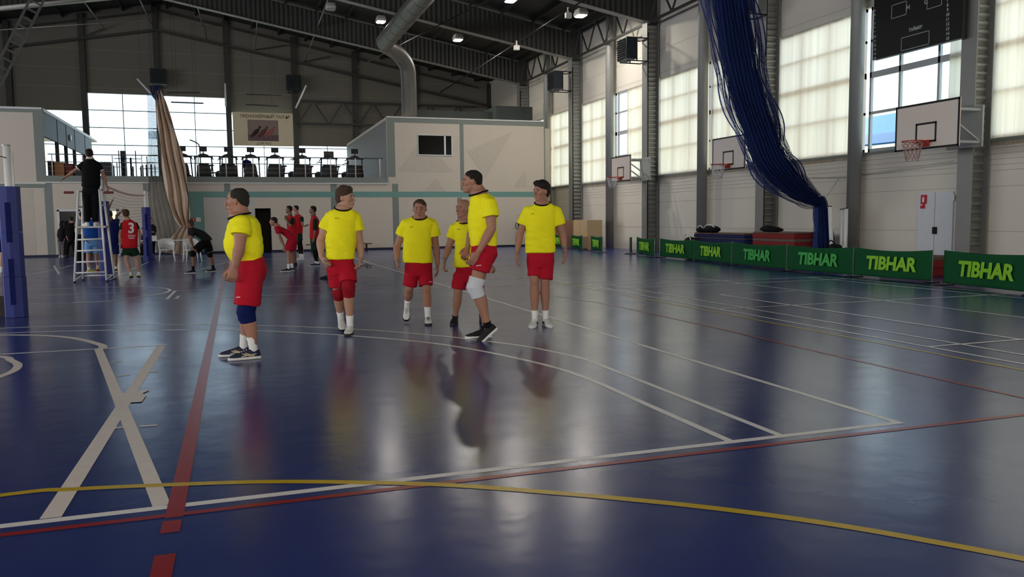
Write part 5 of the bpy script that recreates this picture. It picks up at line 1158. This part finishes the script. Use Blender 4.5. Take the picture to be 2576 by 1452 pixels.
# --- the six players in yellow jerseys
kp = lambda m_, a=0.30, b=0.22, r=1.0: (m_, a, b, r)
NAVYPAD = cloth('navy_knee_pad', (10, 26, 80)); WHITEPAD = cloth('white_knee_pad', (205, 208, 215)); REDPAD = cloth('red_knee_pad', (146, 20, 36))
PLAYERS = 'players in yellow jerseys and red shorts'
M1, _ = figure(G(622, 900), -92, (597, 505, 0.02), -104,
       [(628, 664, 32, .15), (620, 650, 41, .17), (615, 632, 49, .20), (612, 608, 50, .215), (612, 585, 46, .21), (613, 565, 42, .205), (612, 551, 34, .19), (609, 543, 25, .13), (606, 538, 15, .075)],
       [(602, 560, .19), (608, 561, -.19)], [(592, 616, .26), (603, 620, -.27)], [(586, 668, .24), (592, 668, -.26)], [(580, 700, .22), (583, 704, -.24)],
       [(632, 662, .09), (632, 662, -.09)], [(620, 780, .09), (620, 785, -.10)], [(612, 862, .13), (637, 868, -.10)], [(-97, 0), (-84, 0)],
       'stout player in yellow jersey with navy knee pads, leftmost of the yellow team',
       skin='ruddy', k=1.08, hk=1.16, shortf=(.86, .86), shr=1.12, pelv=[(631,646,34,.15),(633,662,36.5,.165),(634,680,38,.175),(630,700,37,.17),(626,718,33,.15)], hairm=HAIRG, hstyle='crop', shoes=(LEATN, RUBW), stripe=ACC, accent=ACC, sockt=.66,
       pads=((NAVYPAD, .16, .30, 1.12), (NAVYPAD, .16, .28, 1.14)), group=PLAYERS, curl=0.75, neckk=1.12, armk=1.24, legk=1.08, slr=.98)
M2, _ = figure(G(876, 838), 8, (869, 497, -.01), 62,
       [(857, 652, 37, .145), (857, 630, 38, .155), (857, 605, 39.5, .165), (859, 580, 37, .155), (861, 560, 36, .145), (862, 545, 38, .125), (862, 534, 33, .10), (862, 526, 22, .085), (862, 520, 13, .07)],
       [(833, 545, .02), (893, 546, .02)], [(806, 605, .04), (905, 610, .02)], [(808, 646, -.04), (909, 648, -.04)], [(817, 664, -.12), (906, 668, -.10)],
       [(844, 668, 0), (873, 668, 0)], [(851, 735, .08), (877, 722, -.14)], [(857, 797, .30), (880, 800, -.05)], [(6, 12, .03), (-8, 0, .0)],
       'player with tousled hair and red knee pads, head turned, holding dark glasses',
       k=1.04, hk=1.17, legk=1.08, armk=1.15, skin='fair', shortf=(.78, .80), shr=.96, hairm=HAIRB, hstyle='full', shoes=(LEATW, RUBK), sockt=.72,
       pads=((REDPAD, .12, .24, 1.02), (REDPAD, .20, .25, 1.05)), group=PLAYERS, curl=0.7)
M3, _ = figure(G(1062, 813), -6, (1056, 525, -.02), -6,
       [(1051, 661, 38.5, .15), (1050, 640, 37, .155), (1050, 615, 36, .16), (1051, 592, 35, .155), (1053, 574, 35.5, .145), (1054, 562, 38, .125), (1055, 554, 33, .10), (1056, 548, 21, .08), (1056, 543.5, 12, .065)],
       [(1023, 562, .02), (1087, 562, .02)], [(999, 620, .06), (1097, 622, .05)], [(997, 652, -.04), (1101, 664, -.02)], [(1001, 674, -.10), (1100, 684, -.08)],
       [(1037, 676, 0), (1068, 676, 0)], [(1029, 727, .02), (1073, 729, -.08)], [(1025, 775, .28), (1076, 786, -.05)], [(-4, 34, .075), (2, 0)],
       'short dark-haired player in yellow jersey walking towards the camera with one foot lifted',
       k=.98, hk=1.13, legk=1.08, armk=1.2, skin='ruddy', shr=.92, shortf=(.86, .82), hairm=HAIRB, hstyle='crop', shoes=(LEATW, RUBK), sockt=.62, group=PLAYERS, hpitch=6, accent=RUBK)
M4, _ = figure(G(1166, 815), -14, (1166, 524, 0), -52,
       [(1171, 672, 29.5, .135), (1172, 650, 29, .14), (1172, 620, 28, .145), (1172, 595, 28, .145), (1172, 578, 30, .135), (1171, 568, 30, .12), (1170, 560, 24, .095), (1169, 553, 14, .07)],
       [(1147, 573, .02), (1194, 573, .02)], [(1128, 624, .02), (1208, 632, .03)], [(1118, 655, -.08), (1226, 662, .0)], [(1116, 672, -.12), (1238, 672, -.05)],
       [(1157, 690, 0), (1188, 690, 0)], [(1152, 737, -.02), (1206, 737, .06)], [(1145, 793, .05), (1213, 793, .12)], [(-8, 0), (10, 0)],
       'bald player in yellow jersey half hidden behind the tallest player',
       k=.98, hk=1.12, legk=1.05, armk=1.15, skin='ruddy', shr=.92, shortf=(.80, .80), hairm=HAIRG, hstyle=None, shoes=(LEATK, RUBK), socks=(BLACKC, BLACKC), sockt=.93, group=PLAYERS, curl=.8, accent=RUBK)
M5, _ = figure(G(1213, 855), -66, (1187, 456, .0), -84,
       [(1217, 620, 33, .15), (1215, 600, 35, .16), (1213, 575, 36, .17), (1214, 550, 36, .175), (1215, 528, 36.5, .18), (1215, 511, 35, .175), (1214, 498, 31, .15), (1211, 489, 22, .11), (1207, 481, 13, .075)],
       [(1203, 507, .17), (1231, 512, -.15)], [(1190, 572, .24), (1237, 575, -.20)], [(1177, 620, .12), (1205, 632, -.24)], [(1168, 648, .06), (1189, 656, -.26)],
       [(1212, 636, .10), (1218, 638, -.08)], [(1204, 724, .13), (1195, 722, -.10)], [(1222, 820, .16), (1246, 812, -.04)], [(-80, 0), (-74, 38, .0)],
       'tallest player in yellow jersey with a white knee pad, striding left in black shoes',
       k=1.08, hk=1.16, legk=1.08, armk=1.2, pelv=[(1216,606,31,.15),(1218,625,33,.16),(1218,640,34,.165),(1214,655,33,.16),(1209,668,29,.14)], skin='ruddy', shortf=(.50, .52), shr=1.06, hairm=HAIRD, hstyle='crop', shoes=(LEATK, RUBW), socks=(BLACKC, BLACKC), sockt=.88,
       pads=(None, (WHITEPAD, .28, .26, 1.16)), group=PLAYERS, curl=.5, neckk=1.08, accent=RUBK)
M6, _ = figure(G(1362, 821), 0, (1362, 481, -.01), -50,
       [(1359, 636, 38.5, .14), (1359, 615, 38, .14), (1359, 590, 37.5, .145), (1360, 565, 37, .15), (1361, 545, 37, .14), (1362, 531, 40, .12), (1363, 522, 36, .10), (1364, 514, 24, .085), (1364, 507.5, 12.5, .068)],
       [(1329, 532, .02), (1398, 532, .02)], [(1307, 592, .06), (1415, 593, .05)], [(1301, 634, .0), (1421, 628, .0)], [(1300, 660, -.05), (1421, 652, -.04)],
       [(1344, 652, 0), (1375, 652, 0)], [(1345, 706, -.03), (1371, 709, -.01)], [(1345, 778, .02), (1372, 777, .06)], [(-10, 0), (16, 0)],
       'lean player in yellow jersey with white shoes, standing rightmost of the team',
       k=1.0, hk=1.14, legk=1.1, armk=1.15, skin='ruddy', shr=.88, shortf=(.80, .88), hairm=HAIRD, hstyle='full', shoes=(LEATW, RUBW), sockt=.76, group=PLAYERS, accent=RUBW, curl=.35, stripe=RUBK)
# --- people farther away (smaller in the picture)
BG = dict(fine=False, vox=.014, collar=None)
DOORWAY = lambda px: V((PY(px, 640, 38.45).x, 38.45, 0))
def foots(a, b, la=0, lb=0): return [(a, la), (b, lb)]
LEATY = mat('yellow_shoe', (200, 180, 70), .6); SOLER = mat('red_sole', (190, 70, 60), .6); LBLUE = cloth('light_blue_cloth', (110, 160, 215))
RTEAM = 'players in red bibs on the far court'
P3, F3 = figure(G(338, 697), 180, (317, 538, -.02), 175, [(325, 625, 21, .14), (326, 600, 20.5, .13), (326, 575, 21, .13), (325, 564, 19.5, .12), (323, 558, 14, .10), (321, 552, 8, .07)],
       [(309, 564, 0), (341, 564, 0)], [(302, 588, 0), (352, 585, .02)], [(301, 610, -.05), (352, 607, -.05)], [(302, 620, -.08), (351, 618, -.08)],
       [(319, 628, 0), (336, 628, 0)], [(318, 655, -.03), (345, 655, .03)], [(329, 687, -.1), (350, 688, 0)], foots(175, -170, 10, 8), 'player in red bib with number three, seen from behind, right of the referee ladder', k=.95, hk=1.08, shirt=REDV, sleeve=.5, sleevem=DGREEN, shorts=DGREEN, shortf=(.55, .55), shr=1.1, socks=(WHITEC, WHITEC), sockt=.93, shoes=(LEATW, LEATY), group=RTEAM, hstyle='crop', hairm=HAIRB, slr=.78, **BG)
figure(G(508, 686), -100, (477, 564, 0), -95, [(521, 605, 13, .17), (515, 598, 17, .17), (506, 590, 18, .18), (496, 582, 18, .19), (488, 577, 14, .18), (482, 573, 8, .1)],
       [(480, 578, .18), (486, 580, -.18)], [(478, 600, .2), (480, 603, -.22)], [(484, 618, .1), (486, 620, -.2)], [(486, 627, .08), (487, 628, -.2)],
       [(520, 608, .12), (516, 608, -.12)], [(528, 640, .2), (485, 638, -.25)], [(537, 673, .25), (486, 674, -.25)], foots(-70, -95), 'player in black kit crouching forward with hands on knees in front of the beige net', k=.98, hk=1.08, skin='dark', shirt=DARKG, shorts=BLACKC, sleeve=.6, shortf=(.75, .75), shr=1.1, socks=(BLACKC, BLACKC), sockt=.75, shoes=(LEATK, RUBW), pads=((BLACKC, .15, .2, 1), (BLACKC, .15, .2, 1)), neck=(484, 571, 0), hairm=HAIRB, hstyle='crop', **BG)
figure(G(724, 683), -90, (688, 557, 0), -88, [(737, 603, 13, .17), (731, 594, 16, .17), (722, 586, 17, .17), (712, 580, 17, .19), (704, 575, 14, .18), (697, 569, 8, .1)],
       [(697, 573, .17), (700, 576, -.17)], [(704, 595, .19), (704, 598, -.2)], [(714, 616, .12), (714, 618, -.16)], [(718, 626, .1), (717, 628, -.16)],
       [(737, 602, .11), (735, 604, -.11)], [(732, 634, .12), (726, 634, -.12)], [(735, 664, .2), (726, 668, -.12)], foots(-85, -90), 'player in crimson kit bending forward with hands on thighs, far court', k=1.0, hk=1.1, skin='ruddy', shirt=CRIM, shorts=CRIM, shortf=(.9, .9), shr=1.25, socks=(WHITEC, WHITEC), sockt=.72, shoes=(LEATK, RUBW), neck=(699, 567, 0), group=RTEAM, hstyle='crop', **BG)
figure(G(738, 668), -90, (727, 527, 0), -92, [(737, 596, 13, .15), (736, 580, 13, .14), (735, 565, 14, .14), (735, 552, 13, .13), (733, 546, 9, .09), (730, 541, 5, .06)],
       [(734, 551, .16), (736, 552, -.16)], [(729, 568, .18), (731, 569, -.2)], [(722, 555, .1), (723, 557, -.12)], [(720, 547, .06), (720, 548, -.06)],
       [(737, 602, .1), (737, 602, -.1)], [(739, 630, .1), (736, 630, -.1)], [(743, 658, .1), (740, 660, -.1)], foots(-90, -85), 'bearded player in red clapping his hands behind the bending player', k=.95, hk=1.02, skin='dark', shirt=REDV, sleevem=DGREEN, sleeve=.55, shorts=DGREEN, socks=(None, None), shoes=(LEATK, RUBK), beard=HAIRD, group=RTEAM, hstyle='short', **BG)
figure(G(757, 655), -60, (744, 525, 0), -88, [(750, 588, 11.5, .15), (750, 575, 12, .14), (751, 560, 13, .14), (752, 549, 13, .13), (750, 543, 9, .09), (747, 538, 5, .06)],
       [(745, 548, .12), (759, 549, -.10)], [(742, 565, .15), (760, 563, -.18)], [(738, 575, .1), (765, 570, -.2)], [(735, 578, .1), (771, 568, -.22)],
       [(750, 592, .1), (752, 592, -.1)], [(752, 615, .1), (757, 615, -.05)], [(756, 645, .15), (762, 645, 0)], foots(-70, -60), 'player in red bib and black leggings with one palm turned out, far court', k=.95, hk=1.0, skin='ruddy', shirt=REDV, sleevem=DGREEN, sleeve=.45, shorts=DGREEN, shortf=(.6, .6), tights=BLACKC, sockt=.7, shoes=(LEATW, RUBW), group=RTEAM, hstyle='short', **BG)
figure(G(797, 670), -80, (787, 528, 0), -92, [(791, 601, 12, .15), (791, 585, 12, .14), (791, 570, 12, .14), (792, 556, 12, .13), (791, 548, 9, .1), (789, 541, 5, .06)],
       [(790, 553, .16), (793, 554, -.16)], [(791, 576, .18), (793, 577, -.2)], [(788, 592, .1), (790, 597, -.2)], [(788, 600, .1), (789, 607, -.2)],
       [(791, 606, .1), (791, 606, -.1)], [(791, 634, .12), (795, 635, -.1)], [(796, 658, .2), (800, 662, -.05)], foots(-88, -85), 'player in red bib with dark long sleeves standing upright left of the main group', k=.97, hk=1.04, skin='dark', shirt=REDV, sleevem=DGREEN, sleeve=.95, shorts=DGREEN, shortf=(.8, .8), tights=BLACKC, sockt=.8, shoes=(LEATN, RUBW), beard=HAIRD, group=RTEAM, hstyle='short', **BG)
figure(G(848, 699), -90, (862, 560, 0), -90, [(856, 625, 14, .15), (858, 610, 15, .15), (860, 595, 15, .15), (862, 583, 14, .14), (863, 576, 9, .09), (863, 571, 5, .06)],
       [(861, 583, .17), (863, 584, -.17)], [(858, 600, .2), (860, 602, -.2)], [(850, 614, .15), (852, 616, -.18)], [(846, 622, .12), (847, 624, -.16)],
       [(857, 630, .11), (857, 630, -.11)], [(846, 654, .15), (840, 654, -.15)], [(860, 680, .25), (827, 684, -.2)], foots(-80, -88, 20), 'player in dark green mostly hidden behind the player with tousled hair, only a shoe showing', k=.95, hk=1.04, skin='dark', shirt=DGREEN, shorts=DGREEN, socks=(DGREEN, DGREEN), sockt=.4, shoes=(DGREEN, RUBK), trousers=True, **BG)
# referee on the stand
base = V((-3.30, 22.12, 1.352))
REF, _ = figure(base, 180, (225, 387, 0), 172, [(229, 470, 25, .15), (229, 450, 24, .14), (229, 430, 24, .14), (229, 417, 23, .13), (228, 408, 18, .11), (227, 402, 12, .09), (226, 398, 8, .07)],
       [(209, 414, 0), (247, 414, 0)], [(187, 430, .05), (260, 440, .02)], [(168, 443, .05), (268, 466, .02)], [(157, 450, .06), (272, 478, .02)],
       [(219, 478, 0), (240, 478, 0)], [(219, 518, -.02), (240, 518, -.02)], [(219, 555, .0), (240, 555, .0)], foots(200, 160), 'referee in black polo with white collar standing on the ladder stand, seen from behind', k=1.05, hk=1.1, skin='ruddy', shirt=BLACKC, shorts=BLACKC, trousers=True, sleeve=.58, slr=.86, cuffs=WHITEC, socks=(None, None), shoes=(LEATW, RUBW), hairm=HAIRD, hstyle='crop', fine=False, vox=.012, collar=WHITEC)
BTEAM = 'players in blue on the left court'
figure(G(10, 685), 170, (24, 540, 0), 170, [(18, 604, 21, .14), (18, 585, 21, .14), (18, 568, 22, .13), (19, 560, 20, .12), (21, 555, 13, .09), (22, 551, 7, .06)],
       [(0, 565, 0), (37, 565, 0)], [(-8, 588, 0), (48, 590, 0)], [(-6, 610, -.05), (52, 610, 0)], [(-4, 620, -.05), (52, 622, 0)],
       [(8, 612, 0), (25, 612, 0)], [(5, 645, 0), (28, 645, 0)], [(4, 675, 0), (30, 675, 0)], foots(150, -170), 'player in blue shirt half hidden behind the nearest padded post', k=.95, hk=1.05, shirt=BLUEC, shorts=NAVYC, shortf=(.7, .7), sockt=.8, shoes=(LEATW, RUBW), group=BTEAM, **BG)
figure(G(228, 686), 160, (236, 534, 0), 165, [(231, 604, 20, .14), (231, 585, 20, .14), (231, 568, 21, .13), (232, 560, 19, .12), (233, 555, 13, .09), (234, 550, 7, .06)],
       [(214, 564, 0), (250, 564, 0)], [(206, 585, .1), (258, 585, .1)], [(212, 600, -.1), (256, 603, -.05)], [(218, 607, -.12), (252, 612, -.1)],
       [(222, 610, 0), (240, 610, 0)], [(222, 645, 0), (242, 645, .1)], [(223, 675, 0), (245, 668, .25)], foots(110, 150, 0, 20), 'player in blue shirt and light shorts seen through the rungs of the referee ladder', k=.95, hk=1.05, shirt=BLUEC, shorts=LBLUE, shortf=(.75, .75), sockt=.6, shoes=(LEATY, SOLER), group=BTEAM, **BG)
figure(G(284, 684), 180, (276, 540, 0), 175, [(284, 612, 16, .14), (284, 592, 16, .13), (284, 575, 17, .13), (283, 565, 16, .12), (281, 558, 10, .09), (279, 552, 6, .06)],
       [(272, 562, 0), (294, 560, 0)], [(268, 535, .1), (293, 543, 0)], [(279, 512, .1), (303, 535, 0)], [(289, 490, .1), (311, 525, 0)],
       [(277, 616, 0), (290, 616, 0)], [(277, 645, 0), (291, 645, 0)], [(276, 674, 0), (292, 674, 0)], foots(160, -160), 'player in navy with both arms raised behind the volleyball net', k=.93, hk=1.0, skin='dark', shirt=NAVYC, shorts=NAVYC, sockt=.8, shoes=(LEATN, RUBW), group=BTEAM, curl=.2, **BG)
figure(G(201, 664), 170, (205, 541, 0), 175, [(204, 590, 12, .13), (204, 575, 13, .13), (204, 562, 13, .12), (204, 556, 9, .09), (205, 551, 5, .06)],
       [(194, 561, 0), (215, 561, 0)], [(190, 578, 0), (219, 578, 0)], [(192, 592, 0), (217, 592, 0)], [(193, 598, 0), (216, 598, 0)],
       [(199, 598, 0), (210, 598, 0)], [(199, 625, 0), (210, 625, 0)], [(199, 655, 0), (210, 655, 0)], foots(160, -160), 'spectator in grey top seen through the left leg of the referee ladder', k=.88, hk=.95, shirt=GREYC, shorts=BLACKC, trousers=True, socks=(None, None), shoes=(LEATK, RUBK), **BG)
figure(DOORWAY(150)+V((0, .25, 0)), 150, (156, 562, 0), 150, [(153, 608, 8, .15), (154, 590, 8.5, .15), (155, 578, 8.5, .13), (155, 572, 5, .07)],
       [(149, 580, 0), (161, 580, 0)], [(146, 592, 0), (163, 592, 0)], [(148, 602, -.1), (162, 603, -.1)], [(149, 607, -.1), (161, 608, -.1)],
       [(150, 606, 0), (157, 606, 0)], [(150, 621, 0), (157, 621, 0)], [(150, 636, 0), (157, 636, 0)], foots(150, 150), 'woman in long dark coat standing in the left doorway', k=.8, hk=.92, shirt=DARKG, sleeve=1.8, shorts=GREYC, trousers=True, socks=(None, None), shoes=(LEATW, RUBW), hstyle='long', **BG)
figure(DOORWAY(178)+V((0, -.35, 0)), 190, (180, 552, 0), 185, [(178, 602, 11, .17), (179, 588, 12, .17), (180, 573, 12.5, .16), (180, 565, 10, .12), (180, 560, 5, .07)],
       [(171, 570, 0), (190, 570, 0)], [(166, 585, 0), (193, 585, 0)], [(168, 597, -.1), (192, 598, -.1)], [(170, 602, -.1), (190, 603, -.1)],
       [(174, 604, 0), (184, 604, 0)], [(170, 622, 0), (186, 622, 0)], [(166, 638, 0), (190, 638, 0)], foots(190, 170), 'man in black coat standing legs apart beside the woman at the left doorway', k=.95, hk=1.0, shirt=BLACKC, sleeve=1.8, shorts=BLACKC, trousers=True, socks=(None, None), shoes=(LEATK, RUBK), **BG)
figure(G(383, 645), 0, (379, 553, 0), 10, [(381, 603, 10, .14), (381, 588, 10, .13), (381, 573, 10.5, .12), (380, 567, 8, .09), (380, 562, 4, .06)],
       [(373, 571, 0), (389, 571, 0)], [(370, 583, 0), (391, 583, 0)], [(378, 584, -.2), (386, 585, -.2)], [(383, 583, -.22), (380, 584, -.22)],
       [(377, 605, 0), (386, 605, 0)], [(377, 622, 0), (386, 622, 0)], [(377, 640, 0), (386, 640, 0)], foots(0, 0), 'official in dark jacket standing with folded arms behind the judges table', k=.85, hk=.9, shirt=DARKG, sleeve=1.7, shorts=BLACKC, trousers=True, socks=(None, None), shoes=(LEATK, RUBK), **BG)
figure(G(361, 648), 0, (361, 578, 0), 0, [(362, 618, 9, .13), (362, 603, 9.5, .13), (362, 594, 9.5, .12), (361, 589, 5, .06)],
       [(354, 596, 0), (370, 596, 0)], [(352, 607, -.05), (373, 607, -.05)], [(357, 611, -.3), (368, 611, -.3)], [(360, 611, -.36), (364, 611, -.36)],
       [(358, 622, 0), (367, 622, 0)], [(357, 622, -.42), (368, 622, -.42)], [(357, 641, -.42), (368, 641, -.42)], foots(0, 0), 'judge in dark top sitting at the table behind the far padded post', k=.85, hk=.9, shirt=NAVYC, sleeve=1.7, shorts=BLACKC, trousers=True, socks=(None, None), shoes=(LEATK, RUBK), hstyle='full', **BG)
b_ = PY(622, 448, 43.2); b_.z = GZ+.001
figure(V((b_.x, 43.2, GZ+.0)), 0, (620, 394, 0), 0, [(621, 424, 9, .14), (621, 415, 9, .14), (621, 406, 9.5, .13), (620, 402, 5, .07)],
       [(613, 407, 0), (629, 407, 0)], [(610, 416, 0), (631, 416, 0)], [(613, 423, -.2), (629, 423, -.2)], [(615, 425, -.25), (627, 425, -.25)],
       [(617, 426, 0), (625, 426, 0)], [(617, 437, 0), (625, 437, 0)], [(617, 446, 0), (625, 446, 0)], foots(0, 0), 'person in dark clothes exercising behind a treadmill on the gallery', k=.8, hk=.85, shirt=NAVYC, shorts=BLACKC, trousers=True, socks=(None, None), shoes=(LEATK, RUBK), **BG)
# seat of the judge
chair(PY(361, 610, 36.3).x, F3.B.y*0+36.6, 0, 'white plastic chair under the seated judge behind the table')
# --- glasses held by the second player
gp = Fig(M2.location); bm = bmesh.new(); q = [gp.J(x, y, d) + gp.B for x, y, d in ((905, 672, -.12), (917, 667, -.16), (921, 664, -.15), (926, 669, -.16), (933, 672, -.17))]
c0 = q[0]; tube(bm, [v-c0 for v in q[:2]], .004, 6)
for a_, b_ in ((q[1], q[3]), (q[3], q[4])):
    m0 = (a_+b_)/2-c0; tube(bm, [m0+gp.r*.024*math.cos(t)+V((0, 0, .016*math.sin(t))) for t in [2*PI*i/12 for i in range(13)]], .0045, 6, False)
tube(bm, [q[2]-c0, gp.J(924, 676, -.16)+gp.B-c0], .004, 6)
tag(mesh_obj('glasses', bm, BLACKM, None, True, c0), 'dark folded glasses held low by the player with tousled hair', 'glasses')
for m_, a_, b_, c_ in ((M4, (1119, 649, -.07), (1117, 656, -.09), WHITEC), (M6, (1420.5, 618, 0), (1421, 627, 0), WHITEC)):
    g_ = Fig(m_.location); p_, q_ = g_.J(*a_), g_.J(*b_); bm = bmesh.new(); tube(bm, [lerp(p_, q_, .2), lerp(p_, q_, .8)], .034, 16, False); mesh_obj('wristband', bm, GREYC, m_, True)
finalize()
# --- prints on the clothes, laid on the finished cloth
from mathutils.bvhtree import BVHTree
def child(o, nm): return [c for c in o.children if c.name.startswith(nm)]
def decal(o, name, m_, pts2d, faces, lift=.006):
    """pts2d: photo pixels; the print is dropped onto the cloth o along the sight line"""
    M_ = o.parent.matrix_world if o.parent else o.matrix_world
    loc = o.parent.location; bv = BVHTree.FromPolygons([v.co for v in o.data.vertices], [p.vertices[:] for p in o.data.polygons]); bm = bmesh.new(); vs = []
    for x, y in pts2d:
        d = ray(x, y).normalized(); h = bv.ray_cast(V((0, 0, HC))-loc, d)
        if h[0] is None: vs.append(None); continue
        vs.append(bm.verts.new(h[0]-d*lift))
    for f_ in faces:
        if all(vs[i] is not None for i in f_): bm.faces.new([vs[i] for i in f_])
    return mesh_obj(name, bm, m_, o)
def bar_decal(o, nm, m_, x, y, w_, h, sl=0.0, n=6):
    P = [(x-w_/2+w_*i/n, y+s*h/2+sl*(i/n-.5)*w_) for s in (-1, 1) for i in range(n+1)]; F = [(i, i+1, n+2+i, n+1+i) for i in range(n)]
    decal(o, nm, m_, P, F)
bpy.context.view_layer.update()
for m_, x, y, w_ in ((M2, 847, 549, 11), (M3, 1035, 571, 9), (M4, 1154, 577, 9), (M6, 1340, 538, 10)): bar_decal(child(m_, 'shirt')[0], 'chest_print', BLACKC, x, y, w_, 1.0, -.06)
for m_, x, y, w_ in ((M1, 599, 748, 10), (M3, 1083, 709, 6), (M5, 1204, 668, 13)): bar_decal(child(m_, 'shorts')[0], 'hem_print', WHITEC, x, y, w_, 1.8, -.1)
def text_decal(o, nm, body, m_, x, y, size, sx=1.0):
    c = bpy.data.curves.new('t', 'FONT'); c.body = body; c.size = size; c.offset = size*.03; c.align_x = 'CENTER'; c.align_y = 'CENTER'; c.space_line = .8
    t = bpy.data.objects.new('t', c); C.objects.link(t); bpy.context.view_layer.update()
    me = bpy.data.meshes.new_from_object(t.evaluated_get(bpy.context.evaluated_depsgraph_get())); bpy.data.objects.remove(t)
    decal(o, nm, m_, [(x+v.co.x*sx, y-v.co.y) for v in me.vertices], [p.vertices[:] for p in me.polygons], .02)
text_decal(child(P3, 'shirt')[0], 'back_number', '3', WHITEC, 330, 575, 36, .95)
for i in range(3): bar_decal(child(P3, 'shirt')[0], 'back_print', WHITEC, 331, 592+i*4, 20-i*3, 1.6)
